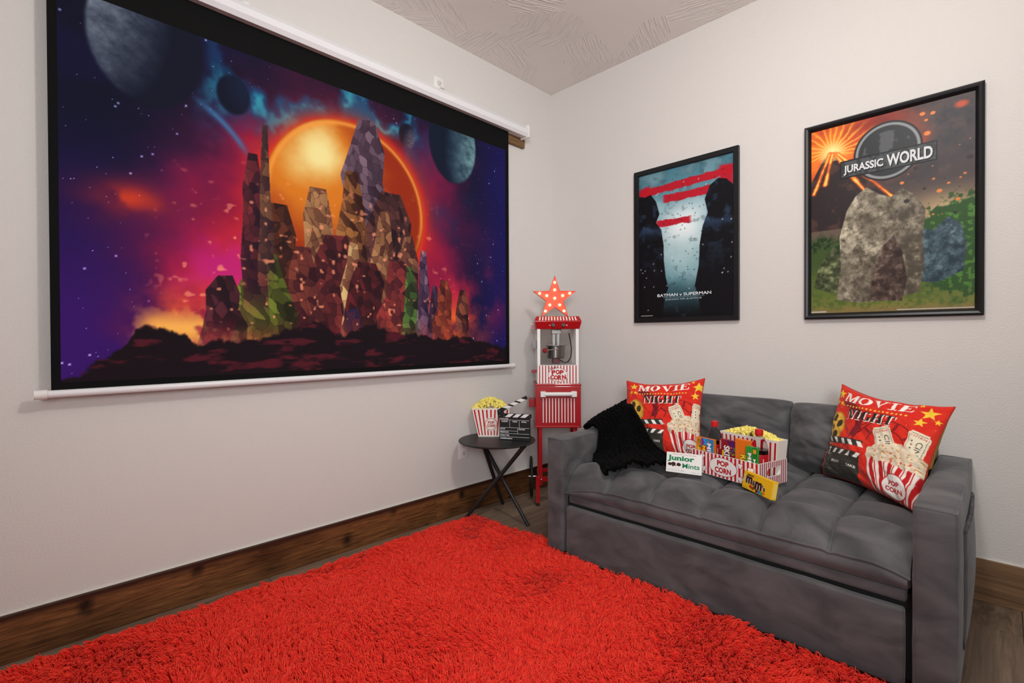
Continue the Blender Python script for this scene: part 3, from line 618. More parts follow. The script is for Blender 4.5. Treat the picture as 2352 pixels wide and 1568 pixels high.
def soft_box(a, b, bev, push=0.0, cuts=7, seed=0):
    """upholstered block: subdivided box with slightly bulging, uneven faces"""
    bb = B().box(a, b, bev, 3); bm = bb.bm
    bmesh.ops.subdivide_edges(bm, edges=[e for e in bm.edges if e.calc_length() > 0.06], cuts=cuts, use_grid_fill=True)
    bmesh.ops.triangulate(bm, faces=[f for f in bm.faces if len(f.verts) > 4])
    bm.normal_update(); cx = [(a[i] + b[i]) / 2 for i in range(3)]; hx = [(b[i] - a[i]) / 2 for i in range(3)]
    mv = []
    for v in bm.verts:
        q = [(v.co[i] - cx[i]) / hx[i] for i in range(3)]
        k = [max(0, 1 - t * t) for t in q]; n = v.normal
        amt = push * (abs(n.x) * (k[1] * k[2]) ** .5 + abs(n.y) * (k[0] * k[2]) ** .5 + abs(n.z) * (k[0] * k[1]) ** .5)
        w_ = 0.0018 * math.sin(v.co.x * 31 + seed) * math.sin(v.co.y * 27 + v.co.z * 33 + seed * 2)
        mv.append((v, n * (amt + w_)))
    for v, d in mv: v.co += d
    return bb
def piping(parent, pts, r=0.004, closed=False):
    p = []
    for a, b in zip(pts, pts[1:] + ([pts[0]] if closed else [])):
        a, b = Vector(a), Vector(b); k = max(2, int((b - a).length / 0.03))
        p += [a.lerp(b, i / k) + Vector((0, 0, 0.0012 * math.sin(37 * (a.lerp(b, i / k)).x + 23 * (a.lerp(b, i / k)).y))) for i in range(k)]
    if not closed: p.append(Vector(pts[-1]))
    return obj('piping', B().tube([q - SOFA for q in p], r, 8, closed), VEL, parent)
for x0, x1 in ((XL0, XL1), (XR0, XR1)):
    a = obj('arm', off(soft_box((x0, YF, ZB), (x1, YB, ZT), 0.010, 0.006, 7, x0), -SOFA), VEL, sofa)
    e = 0.003
    piping(a, [(x0 + e, YF + e, ZT - e), (x1 - e, YF + e, ZT - e), (x1 - e, YB, ZT - e), (x0 + e, YB, ZT - e)], closed=True)
    for x in (x0 + e, x1 - e): piping(a, [(x, YF + e, ZB + 0.01), (x, YF + e, ZT - e)], 0.0034)
# seat cushion with tufts
CX0, CELL = 0.825, 0.2094
ROWS = (-0.672, -0.463, -0.254)
SX0, SX1, SYF, SYB = 0.812, 2.074, -0.852, -0.12
def seat_z(x, y):
    x = np.asarray(x, float); y = np.asarray(y, float)
    ph = (x - CX0) / CELL; fx = np.abs(((ph + 0.5) % 1) - 0.5) * 2       # 0 on a seam, 1 mid cell
    dy = np.min([np.abs(y - r) for r in ROWS], 0); fy = np.clip(dy / 0.105, 0, 1)
    end = (ph < 0.5) | (ph > 5.5)
    fx = np.where(end, 1.0, fx)
    fy = np.where(y < ROWS[0], np.clip((ROWS[0] - y) / 0.09, 0, 1), fy)
    bump = (1 - (1 - fx) ** 2.6) ** 0.75 * (1 - (1 - fy) ** 2.6) ** 0.75
    bump = bump * np.clip((y - SYF) / 0.05, 0, 1) ** 0.5
    z = 0.420 + 0.034 * bump + 0.016 * (1 - np.clip((y - SYF) / 0.05, 0, 1) ** 0.5)
    dseam = np.minimum(np.where(end & (fx >= 1), 1.0, fx * CELL / 2), np.where(y < SYF + 0.03, 1.0, dy)); z = z - 0.006 * np.exp(-(dseam / 0.005) ** 2)
    front = np.clip((y - SYF) / 0.13, 0, 1); z = z - (0.078 + 0.02 * np.clip((1.1 - x) / 0.3, 0, 1)) * (1 - front) ** 2.2
    side = np.clip((x - SX0) / 0.20, 0, 1); z = z - 0.034 * (1 - side) ** 2
    side = np.clip((SX1 - x) / 0.12, 0, 1); z = z - 0.022 * (1 - side) ** 2
    return z + 0.0015 * np.sin(x * 41 + y * 13) * np.sin(y * 37 - x * 9)
gx = np.linspace(SX0, SX1, 420); gy = np.linspace(SYF, SYB, 240); GX, GY = np.meshgrid(gx, gy); GZ = seat_z(GX, GY)
V3 = np.stack([GX, GY, GZ], -1).reshape(-1, 3) - np.array(SOFA)
seat = mesh_np('seat_cushion', V3, grid_faces(240, 420), VEL, sofa)
edge = [(x, SYF - 0.003, float(seat_z(x, SYF)) - 0.001) for x in np.linspace(SX0, SX1, 70)]
# boxing below the seat edge
rows = 8; VV = []
for k in range(rows):
    t = k / (rows - 1)
    for x in gx[::3]:
        z = float(seat_z(x, SYF)) * (1 - t) + 0.302 * t; VV.append((x - SOFA.x, SYF - 0.010 * math.sin(math.pi * t) - SOFA.y + 0.0012 * math.sin(x * 19) * math.sin(t * 3), z))
mesh_np('front_band', VV, grid_faces(rows, len(gx[::3]), True), VEL, seat)
obj('piping', B().tube([Vector(p) - SOFA for p in edge], 0.0048, 8), VEL, seat)
obj('seat_core', off(B().box((SX0 + 0.002, SYF + 0.014, 0.302), (SX1 - 0.002, SYB - 0.01, 0.335)), -SOFA), VEL, seat, smooth=False)
obj('seat_rail', off(soft_box((0.826, SYF + 0.003, 0.262), (2.064, -0.3, 0.299), 0.008, 0.0, 6, 1), -SOFA), VEL, sofa)
obj('drawer_front', off(soft_box((0.822, -0.866, 0.020), (2.060, -0.835, 0.246), 0.007, 0.003, 9, 2), -SOFA), VEL, sofa)
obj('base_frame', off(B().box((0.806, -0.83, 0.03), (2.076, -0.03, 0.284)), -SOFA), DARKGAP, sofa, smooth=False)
obj('back_frame', off(soft_box((0.806, -0.075, 0.284), (2.076, -0.026, 0.60), 0.012, 0.0, 5, 3), -SOFA), VEL, sofa)
for x in (0.755, 2.128):
    for y in (-0.82, -0.07): obj('foot', off(B().cyl((x, y, 0), (x, y, 0.03), 0.02, n=16), -SOFA), mat('foot_black', '151515', 0.5), sofa)
def cushion_verts(W_, H_, T, n, pinch=0.06, seed=0, wr=0.0):
    u = np.linspace(-1, 1, n); Uu, Vv = np.meshgrid(u, u)
    px = W_ / 2 * Uu * (1 - pinch * (1 - Vv ** 2) * np.abs(Uu) ** 3); pz = H_ / 2 * Vv * (1 - pinch * (1 - Uu ** 2) * np.abs(Vv) ** 3)
    prof = (np.clip((1 - Uu ** 2), 0, 1) * np.clip((1 - Vv ** 2), 0, 1)) ** 0.42
    wrk = wr * (fbm(Uu * 4 + Vv * 1.5 + 5 + seed, Vv * 3 + 9, seed, 3) - 0.5) * np.clip(prof * 2.5, 0, 1)
    return Uu, Vv, px, pz, T / 2 * prof, wrk
def back_cushion(x0, x1, z0, z1, y, T, tilt, seed, rz=0):
    n = 60; Uu, Vv, px, pz, th, wrk = cushion_verts(x1 - x0, z1 - z0, T, n, 0.035, seed, 0.034)
    vf = np.stack([px, -th - wrk, pz], -1).reshape(-1, 3); vb = np.stack([px, th * 0.6, pz], -1).reshape(-1, 3)
    ct, stt = math.cos(tilt), math.sin(tilt); rc_ = (1 - 0.07 * (np.abs(Uu) ** 5 * np.abs(Vv) ** 5)).reshape(-1, 1); vf = vf * [1, 1, 1] * np.hstack([rc_, np.ones_like(rc_), rc_]); vb = vb * np.hstack([rc_, np.ones_like(rc_), rc_])
    V_ = np.concatenate([vf, vb]); yy = V_[:, 1] * ct - V_[:, 2] * stt * -1; zz = V_[:, 2] * ct - V_[:, 1] * stt * 1
    V_ = np.stack([V_[:, 0], V_[:, 1] * ct + V_[:, 2] * stt, V_[:, 2] * ct - V_[:, 1] * stt], -1)
    V_ = V_ + np.array([(x0 + x1) / 2, y, (z0 + z1) / 2]); V_[:, 1] = np.minimum(V_[:, 1], -0.012)
    # rests on the seat
    V_[:, 2] = np.maximum(V_[:, 2], seat_z(V_[:, 0], np.clip(V_[:, 1], SYF, SYB)) - 0.004)
    f = grid_faces(n, n); o = mesh_np('back_cushion', V_ - np.array(SOFA), np.concatenate([f, f[:, ::-1] + n * n]), VEL, sofa)
    r = [(float(a), float(b)) for a, b in zip(px[0], pz[0])]
    return o
back_cushion(0.93, 1.583, 0.420, 0.742, -0.122, 0.23, 0.20, 3)
back_cushion(1.556, 2.078, 0.420, 0.738, -0.135, 0.25, 0.20, 8)
# magazine pocket on the outer side of the far arm
pk = B(); n = 14; rows_ = []
for k in range(n):
    t = k / (n - 1); z = 0.455 - t * 0.345
    row = []
    for j in range(10):
        s = j / 9; y = -0.70 + s * 0.5; bulge = 0.003 + 0.016 * math.sin(math.pi * s) * (0.25 + 0.75 * math.sin(math.pi * (0.12 + 0.85 * t)))
        row.append(pk.bm.verts.new(Vector((XR1 + 0.004 + bulge, y, z)) - SOFA))
    rows_.append(row)
for A, Bq in zip(rows_, rows_[1:]):
    for i in range(9): pk.bm.faces.new((A[i], A[i + 1], Bq[i + 1], Bq[i]))
pocket = obj('side_pocket', pk, VEL, sofa)
sm = pocket.modifiers.new('thick', 'SOLIDIFY'); sm.thickness = 0.004
gath = [Vector((XR1 + 0.006 + 0.006 * math.sin(math.pi * s) + 0.0025 * math.sin(s * 170), -0.70 + 0.5 * s, 0.457 + 0.003 * math.cos(s * 170))) - SOFA for s in np.linspace(0, 1, 110)]
obj('elastic_hem', B().tube(gath, 0.0045, 6), VEL, pocket)

# ------------------------------------------------------------------ printed movie cushions
def slab_glyph(ch):
    """heavy slab-serif capitals as convex pieces in a unit box"""
    R = lambda x0, y0, x1, y1: [(x0, y0), (x1, y0), (x1, y1), (x0, y1)]
    ser = lambda x0, x1: [R(x0, 0, x1, .08), R(x0, .92, x1, 1)]
    if ch == 'I': return [R(.3, 0, .7, 1)] + ser(.05, .95)
    if ch == 'M': return [R(.08, 0, .17, 1), R(.70, 0, .93, 1), [(.08, 1), (.32, 1), (.56, .2), (.46, .0)], [(.44, .0), (.53, .0), (.80, 1), (.70, 1)], R(0, 0, .26, .07), R(.62, 0, 1, .07), R(0, .93, .2, 1), R(.8, .93, 1, 1)]
    if ch == 'V': return [[(.06, 1), (.36, 1), (.60, .15), (.50, 0)], [(.46, 0), (.54, 0), (.90, 1), (.80, 1)], R(0, .92, .44, 1), R(.66, .92, 1, 1)]
    if ch == 'E': return [R(.10, 0, .40, 1), R(0, 0, .9, .08), R(0, .92, .88, 1), R(.3, .46, .66, .54), R(.60, .36, .66, .64), [(.82, 0), (.95, 0), (.98, .32), (.90, .32)], [(.80, 1), (.92, 1), (.94, .70), (.87, .70)]]
    if ch == 'N': return [R(.10, 0, .20, 1), R(.80, 0, .90, 1), [(.08, 1), (.34, 1), (.92, 0), (.70, 0)], R(0, 0, .32, .07), R(0, .93, .25, 1), R(.66, .93, 1, 1)]
    if ch == 'H': return [R(.08, 0, .34, 1), R(.66, 0, .92, 1), R(.3, .46, .7, .55), R(0, 0, .42, .07), R(.58, 0, 1, .07), R(0, .93, .42, 1), R(.58, .93, 1, 1)]
    if ch == 'T': return [R(.36, 0, .64, 1), R(.02, .92, .98, 1), R(.2, 0, .8, .07), [(.02, .92), (.10, .92), (.06, .66), (.02, .66)], [(.90, .92), (.98, .92), (.98, .66), (.94, .66)]]
    ring = lambda a0, a1, rx0, rx1, n=18: [[(.5 + .5 * math.cos(a), .5 + .5 * math.sin(a)), (.5 + .5 * math.cos(b), .5 + .5 * math.sin(b)), (.5 + rx0 * math.cos(b), .5 + rx1 * math.sin(b)), (.5 + rx0 * math.cos(a), .5 + rx1 * math.sin(a))] for a, b in zip(np.linspace(a0, a1, n)[:-1], np.linspace(a0, a1, n)[1:])]
    if ch == 'O': return ring(0, 2 * math.pi, .22, .42, 25)
    if ch == 'G': return ring(math.radians(42), math.radians(330), .20, .42, 20) + [R(.66, .05, .92, .42), R(.54, .37, 1, .45)]
    return []
def slab_text(c, col, s, box, widths=None, warp=None, gap=0.08):
    x0, y0, x1, y1 = box; ws = [widths.get(ch, 1.0) for ch in s]; tot = sum(ws) + gap * (len(s) - 1); x = x0; k = (x1 - x0) / tot
    P, T = [], []
    for ch, w_ in zip(s, ws):
        for pc in slab_glyph(ch):
            o = len(P); P += [(x + a * w_ * k, y0 + b * (y1 - y0)) for a, b in pc]; T += [(o, o + i, o + i + 1) for i in range(1, len(pc) - 1)]
        x += (w_ + gap) * k
    P = np.array(P)
    if warp: P = np.array([warp(a, b) for a, b in P])
    c.mix(col, c.tri(P, T))
def star_pts(cx, cy, r, rot=0.0): return [(cx + (r if i % 2 == 0 else r * .42) * math.cos(math.pi / 2 + rot + i * math.pi / 5), cy + (r if i % 2 == 0 else r * .42) * math.sin(math.pi / 2 + rot + i * math.pi / 5)) for i in range(10)]
def cushion_art(dt, db):
    """dt, db: how far the upper and the lower half of the print sit to the side"""
    c = Canvas(300, 300, 1.0); U0_, V = c.U, c.V; U = U0_; n3 = fbm(U * 40, V * 40, 2, 3); n2 = fbm(U * 10, V * 10, 5)
    c.c[:] = np.array([0xD8, 0x28, 0x1C]) / 255; c.mix('E03A22', sst(0.3, 0.7, n2) * 0.5)
    c.U = U0_ - db; U = c.U; c.sh = db
    # dark red film ribbons
    def arc(cx, cy, r, a0, a1, w_, col, asp=1.0):
        d = np.hypot(U - cx, (V - cy) * asp); a = np.arctan2(V - cy, U - cx); c.mix(col, sst(w_ + .003, w_ - .003, np.abs(d - r)) * ((a > a0) & (a < a1)))
    arc(0.10, 0.56, 0.24, -0.4, 1.6, 0.028, '7E1420'); arc(0.10, 0.56, 0.275, -0.5, 1.7, 0.004, '4A0A10')
    arc(0.62, 0.42, 0.26, 0.3, 2.9, 0.004, '6A0E14'); arc(0.62, 0.42, 0.17, 0.5, 2.9, 0.004, '6A0E14'); arc(0.66, 0.30, 0.40, 1.9, 3.4, 0.004, '6A0E14')
    for a in (0.7, 1.3, 1.9, 2.5):
        ca, sa = math.cos(a), math.sin(a); c.poly('8E1A1E', [(0.62 + r * ca - s * sa * .012, 0.42 + r * sa + s * ca * .012) for r, s in ((0.18, -1), (0.255, -1), (0.255, 1), (0.18, 1))])
    # film reel
    c.mix('D9A83C', c.ellm(0.06, 0.52, 0.135, 0.175)); c.mix('B58226', c.ellm(0.06, 0.52, 0.135, 0.175) * (1 - c.ellm(0.06, 0.52, 0.12, 0.16)))
    for a in range(5): t = a * 2 * math.pi / 5 + 0.5; c.mix('3A3020', c.ellm(0.06 + 0.075 * math.cos(t), 0.52 + 0.105 * math.sin(t), 0.030, 0.042))
    c.mix('3A3020', c.ellm(0.06, 0.52, 0.02, 0.025))
    c.U = U0_ - dt; U = c.U; c.sh = dt
    # lettering
    sag = lambda a, b: (a, b - 0.02 * (1 - ((a - 0.46) / 0.32) ** 2))
    slab_text(c, 'F6F0E6', 'MOVIE', (0.15, 0.835, 0.80, 0.945), {'M': 1.25, 'O': 1.0, 'V': 1.05, 'I': .6, 'E': .85}, sag, 0.06)
    for k in range(18): x = 0.15 + 0.62 * k / 17; c.mix('F2C048', c.ellm(x, 0.785 - 0.012 * (1 - ((x - 0.46) / 0.32) ** 2), 0.0105, 0.0105, 0.003))
    WN = {'N': 1.05, 'I': .5, 'G': 1.0, 'H': 1.1, 'T': .95}
    slab_text(c, 'F6E8DC', 'NIGHT', (0.262, 0.632, 0.722, 0.737), WN, None, 0.08); slab_text(c, '262422', 'NIGHT', (0.25, 0.64, 0.71, 0.745), WN, None, 0.08)
    for x, y, r in ((0.085, 0.90, 0.062), (0.065, 0.80, 0.034), (0.125, 0.80, 0.028), (0.91, 0.865, 0.075), (0.885, 0.745, 0.052), (0.83, 0.955, 0.028), (0.99, 0.80, 0.03)): c.poly('F4C93C', star_pts(x, y, r, 0.15))
    c.U = U0_ - db; U = c.U; c.sh = db
    # tickets
    def ticket(cx, cy, w_, h, rot):
        f = lambda a, b: (cx + a * w_ * math.cos(rot) - b * h * math.sin(rot), cy + a * w_ * math.sin(rot) + b * h * math.cos(rot))
        c.poly('EADFC4', [f(*p) for p in ((-.5, -.5), (.5, -.5), (.5, .40), (.42, .42), (.40, .5), (-.40, .5), (-.42, .42), (-.5, .40))])
        for a0, b0, a1, b1 in ((-.42, -.5, -.40, .36), (.40, -.5, .42, .36), (-.36, .40, .36, .42)): c.poly('6E6450', [f(a0, b0), f(a1, b0), f(a1, b1), f(a0, b1)])
        def tx(s, box, col, r2):
            P, T = fit_text(s, box, 0.0); P = np.array([f(a * math.cos(r2) - b * math.sin(r2), a * math.sin(r2) + b * math.cos(r2)) for a, b in P]); c.mix(col, c.tri(P, T))
        P, T = fit_text('1271834', (-.33, .27, .33, .36), 0.01); c.mix('C4463C', c.tri(np.array([f(a, b) for a, b in P]), T))
        P, T = fit_text('CIN', (0, 0, 1, 1)); c.mix('3A342C', c.tri(np.array([f(.06 + b * .24, .14 - a * .52) for a, b in P]), T))
        for k in range(3): q = f(-.2 + 0.02 * k, .10 - .14 * k); c.mix('2A2620', c.ellm(*q, 0.006, 0.006, 0.003))
    ticket(0.61, 0.50, 0.15, 0.24, 0.45); ticket(0.855, 0.53, 0.15, 0.24, -0.03)
    # clapper board
    bd = '37342D'
    c.poly(bd, [(0, 0.0), (0.455, 0.0), (0.455, 0.31), (0, 0.335)]); c.poly(bd, [(0, 0.355), (0.44, 0.375), (0.445, 0.435), (0, 0.425)])
    for k in range(5): x = 0.03 + 0.09 * k; c.poly('F2EEE6', [(x + .035, 0.262 + .05), (x + .075, 0.262 + .05), (x + .04, 0.262), (x, 0.262)]); c.poly('F2EEE6', [(x, 0.372 + .05), (x + .04, 0.372 + .05), (x + .075, 0.372), (x + .035, 0.372)])
    for pts in ([(0, 0.222), (0.455, 0.205), (0.455, 0.208), (0, 0.225)], [(0, 0.125), (0.455, 0.105), (0.455, 0.108), (0, 0.128)], [(0.285, 0.12), (0.288, 0.12), (0.288, 0.215), (0.285, 0.215)], [(0.09, 0.12), (0.093, 0.12), (0.093, 0.215), (0.09, 0.215)]): c.poly('5E5A50', pts)
    c.text('F2EEE6', 'SCENE', (0.135, 0.165, 0.235, 0.192), 0.02); c.text('F2EEE6', 'TAKE', (0.335, 0.155, 0.42, 0.182), 0.02); c.text('CFCBC2', 'ECTION', (0.01, 0.232, 0.09, 0.252), 0.01); c.text('9C988E', 'DIRECTOR', (0.02, 0.07, 0.13, 0.085), 0.0)
    # bucket of popcorn
    c.poly('EFE6DA', [(0.52, 0.30), (1.0, 0.30), (0.93, 0.0), (0.60, 0.0)])
    for k in range(6): a = 0.545 + 0.08 * k; b = 0.615 + 0.052 * k; c.poly('C41A20', [(a, 0.31), (a + 0.036, 0.31), (b + 0.025, 0.0), (b, 0.0)]); c.poly('C41A20', [(a + 0.046, 0.31), (a + 0.054, 0.31), (b + 0.038, 0.0), (b + 0.032, 0.0)])
    rg_ = np.random.default_rng(9)
    for k in range(190):
        t = rg_.random(); x = 0.52 + 0.47 * t; y = 0.30 + (0.03 + 0.155 * math.sin(math.pi * (0.12 + 0.8 * t))) * rg_.random(); r = 0.014 + 0.014 * rg_.random(); s = 0.84 + 0.16 * rg_.random()
        c.mix(np.array([0.97, 0.90, 0.78]) * s, c.ellm(x, y, r, r * .9, 0.006))
    for k in range(42): x = 0.55 + 0.42 * rg_.random(); y = 0.31 + 0.13 * rg_.random(); c.mix('C8842C', c.ellm(x, y, 0.009, 0.004, 0.003))
    c.mix('B81A20', c.ellm(0.775, 0.112, 0.108, 0.108)); c.mix('F0E9E4', c.ellm(0.775, 0.112, 0.101, 0.101))
    c.text('C0242A', 'POP', (0.725, 0.118, 0.825, 0.160), 0.04); c.text('C0242A', 'CORN', (0.705, 0.063, 0.845, 0.105), 0.04)
    c.U = U0_; c.sh = 0
    # worn speckle
    c.mix('F0D8CC', sst(0.80, 0.86, n3) * 0.5)
    return c
CFAB = attr_mat('printed_cotton', 0, 0.85, 0.15, 0.1)
def movie_cushion(label, TLc, TRc, BRc, BLc, T, seed, art):
    TLc, TRc, BRc, BLc = (np.array(q, float) for q in (TLc, TRc, BRc, BLc)); pos = (BLc + BRc) / 2
    t = thing('throw_pillow', label, 'pillow', tuple(pos), 0, 'printed movie pillows on the sofa')
    n = 300; Uu, Vv, px, pz, th, wrk = cushion_verts(2, 2, T, n, 0.085, seed, 0.030)
    a, b = (px[..., None] + 1) / 2, (pz[..., None] + 1) / 2
    mid = (BLc * (1 - a) + BRc * a) * (1 - b) + (TLc * (1 - a) + TRc * a) * b
    e1 = (BRc - BLc) * (1 - b) + (TRc - TLc) * b; e2 = (TLc - BLc) * (1 - a) + (TRc - BRc) * a; nr = np.cross(e1, e2); nr /= np.linalg.norm(nr, axis=-1, keepdims=True)
    # soft dents and the sagging top edge
    sag = 0.016 * (1 - Uu ** 2) * np.clip(Vv, 0, 1) ** 2; mid = mid - sag[..., None] * e2 / np.linalg.norm(e2, axis=-1, keepdims=True)
    def place(h):
        wd = (mid + nr * h[..., None]).reshape(-1, 3)
        zz = seat_z(np.clip(wd[:, 0], SX0, SX1), np.clip(wd[:, 1], SYF, SYB)) + 0.003
        wd[:, 2] = np.where(wd[:, 0] < XR0, np.maximum(wd[:, 2], zz), wd[:, 2]); wd[:, 1] = np.minimum(wd[:, 1], -0.012)
        lowr = (wd[:, 2] < ZT + 0.02); wd[:, 0] = np.where(lowr, np.minimum(wd[:, 0], XR0 - 0.004), wd[:, 0]); wd[:, 0] = np.where(lowr, np.maximum(wd[:, 0], XL1 + 0.004), wd[:, 0])
        return wd - pos
    mesh_np('front_panel', place(th + wrk), grid_faces(n, n), CFAB, t, cols=lin_arr(art.c))
    idx = list(range(0, n, 5)) + ([n - 1] if (n - 1) % 5 else []); ii = np.ix_(idx, idx)
    qb = place(-th - wrk * .5).reshape(n, n, 3)[ii].reshape(-1, 3); mesh_np('back_panel', qb, grid_faces(len(idx), len(idx), True), mat('pillow_back', 'B8862E', 0.85, var=0.35, vscale=9), t)
    qe = place(th * 0).reshape(n, n, 3); loop = [qe[0, j] for j in range(0, n - 1, 6)] + [qe[j, n - 1] for j in range(0, n - 1, 6)] + [qe[n - 1, j] for j in range(n - 1, 0, -6)] + [qe[j, 0] for j in range(n - 1, 0, -6)]
    obj('seam_piping', B().tube(loop, 0.0022, 6, True), mat('pillow_seam', 'A8221C', 0.85), t)
    return t
movie_cushion('red movie night pillow leaning beside the black throw blanket', (0.775, -0.265, 0.79), (1.186, -0.192, 0.822), (1.247, -0.362, 0.437), (0.835, -0.43, 0.412), 0.15, 4, cushion_art(0.055, 0.13))
movie_cushion('red movie night pillow tilted against the sofa arm, away from the blanket', (1.773, -0.165, 0.828), (2.142, -0.335, 0.784), (2.062, -0.565, 0.448), (1.723, -0.255, 0.452), 0.15, 9, cushion_art(-0.02, 0.055))

# ------------------------------------------------------------------ black ribbed throw
def throw():
    rows = {0.0: [(0.752, -0.600, 0.552), (0.765, -0.598, 0.562), (0.802, -0.602, 0.560), (0.826, -0.618, 0.50), (0.862, -0.69, 0.420), (1.01, -0.815, 0.412)],
            0.33: [(0.728, -0.50, 0.560), (0.742, -0.485, 0.588), (0.812, -0.48, 0.592), (0.862, -0.53, 0.52), (0.95, -0.65, 0.455), (1.115, -0.800, 0.458)],
            0.66: [(0.722, -0.34, 0.590), (0.738, -0.32, 0.620), (0.835, -0.37, 0.628), (0.925, -0.47, 0.56), (1.03, -0.59, 0.478), (1.19, -0.735, 0.468)],
            1.0: [(0.722, -0.20, 0.620), (0.738, -0.18, 0.648), (0.885, -0.365, 0.652), (0.995, -0.455, 0.585), (1.11, -0.545, 0.495), (1.245, -0.632, 0.472)]}
    ts = sorted(rows); K = np.array([rows[t] for t in ts]); nt_, ns = 240, 150
    cr = lambda p0, p1, p2, p3, u: 0.5 * ((2 * p1) + (-p0 + p2) * u + (2 * p0 - 5 * p1 + 4 * p2 - p3) * u ** 2 + (-p0 + 3 * p1 - 3 * p2 + p3) * u ** 3)
    def spl(Q, n):
        out = []; m = len(Q) - 1
        for i in range(n):
            x = i / (n - 1) * m; k = min(int(x), m - 1); u = x - k
            out.append(cr(Q[max(k - 1, 0)], Q[k], Q[k + 1], Q[min(k + 2, m)], u))
        return np.array(out)
    S1 = np.array([spl(K[i], ns) for i in range(len(ts))]); G = np.array([spl(S1[:, j], nt_) for j in range(ns)]).transpose(1, 0, 2)
    du = np.gradient(G, axis=0); dv = np.gradient(G, axis=1); nn = np.cross(dv, du); nn /= np.linalg.norm(nn, axis=-1, keepdims=True) + 1e-9
    if nn[:, ns // 2, 2].mean() < 0: nn = -nn
    tt = np.linspace(0, 1, nt_)[:, None]; ss = np.linspace(0, 1, ns)[None]
    rib = np.abs(np.sin(math.pi * (tt * 13 + 0.25 * np.sin(ss * 6)))) ** 0.6
    low = fbm(tt * 5 + ss * 2, ss * 5 + 3, 4, 3) - 0.5; fuzz = fbm(tt * 90 + ss * 7, ss * 60 + tt * 11, 2, 3) - 0.5
    G = G + nn * (0.016 * rib + 0.040 * low * sst(0.42, 0.75, ss) + 0.014 * fuzz)[..., None] + nn * 0.012
    G = G + np.stack([0.005 * np.sin(tt * 40 + 1) * ss ** 6 + 0 * tt, -0.007 * np.sin(tt * 23) * ss ** 6 + 0 * tt, 0 * (tt + ss)], -1)
    z0 = seat_z(np.clip(G[..., 0], SX0, SX1), np.clip(G[..., 1], SYF, SYB)) + 0.006
    ins = G[..., 0] > XL1; G[..., 2] = np.where(ins, np.maximum(G[..., 2], z0), G[..., 2])
    mt = mat('black_faux_fur', '060606', 0.9, bump=0.7, bscale=240, sheen=0.015, spec=0.05)
    o = mesh_np('throw_blanket', G.reshape(-1, 3) - np.array([0.75, -0.4, 0.45]), grid_faces(nt_, ns), mt); o.location = (0.75, -0.4, 0.45)
    md = o.modifiers.new('thick', 'SOLIDIFY'); md.thickness = 0.010; md.offset = 0
    return tag(o, 'black ribbed plush throw blanket draped over the sofa arm', 'blanket')
throw()

# ------------------------------------------------------------------ popcorn (loose kernels, one heap per container)
def popcorn_heap(label, centre, ax, ay, hx, hy, z0, dome, count, seed, size=0.0105):
    """heap on a rectangle hx x hy (half sizes) along the directions ax, ay"""
    rg = np.random.default_rng(seed); base = bmesh.new(); bmesh.ops.create_icosphere(base, subdivisions=1, radius=1)
    bv = np.array([v.co for v in base.verts]); bf = np.array([[v.index for v in f.verts] for f in base.faces]); base.free()
    V_, F_ = [], []; k = 0
    for i in range(count):
        a, b = rg.uniform(-1, 1, 2); h = dome * (1 - a * a) * (1 - b * b) ** 0.5
        c0 = np.array(centre) + np.array(ax) * a * hx + np.array(ay) * b * hy; c0[2] = z0 + h * rg.uniform(0.80, 1.0) + 0.004 * rg.random()
        for q in range(4):
            d = rg.normal(size=3); d /= np.linalg.norm(d); r = size * rg.uniform(0.42, 0.72)
            V_.append(c0 + d * size * 0.5 + bv * r * rg.uniform(0.8, 1.15, (len(bv), 1))); F_.append(bf + k); k += len(bv)
    V_ = np.concatenate(V_) - np.array(centre); o = mesh_np('popcorn', V_, np.concatenate(F_), mat('popcorn_yellow', 'FDE278', 0.75, var=0.2, vscale=90, spec=0.2)); o.location = centre
    return tag(o, label, 'popcorn', kind='stuff')

# ------------------------------------------------------------------ snack tray on the sofa
TA = -0.265; TL_, TW_, TH_ = 0.312, 0.181, 0.093; TZ = 0.456
TD = Vector((math.cos(TA), math.sin(TA), 0)); TN = Vector((-math.sin(TA), math.cos(TA), 0)); TFR = Vector((1.605, -0.675, TZ)); TFL = TFR - TD * TL_
def tp(a, b, z=0.0): return TFL + TD * a + TN * b + ZZ * z
tray = thing('snack_tray', 'red and white striped cardboard popcorn tray holding snacks on the sofa', 'tray', tuple(TFL), TA)
CARD = mat('white_card', 'ECE8E6', 0.55)
th = 0.003
tf = obj('front_wall', B().box((0, 0, 0), (TL_, th, TH_)), CARD, tray, smooth=False)
obj('back_wall', B().box((0, TW_ - th, 0), (TL_, TW_, TH_)), CARD, tray, smooth=False)
obj('floor_panel', B().box((th, th, 0), (TL_ - th, TW_ - th, th)), CARD, tray, smooth=False)
HOLE = (0.093, 0.052, 0.042, 0.0165)   # centre along depth, height, half length, half height
def hole_pts(n=9):
    cx, cz, hl, hh = HOLE
    return [(cx + hl - hh + hh * math.cos(t), cz + hh * math.sin(t)) for t in np.linspace(-math.pi / 2, math.pi / 2, n)] + [(cx - hl + hh + hh * math.cos(t), cz + hh * math.sin(t)) for t in np.linspace(math.pi / 2, 3 * math.pi / 2, n)]
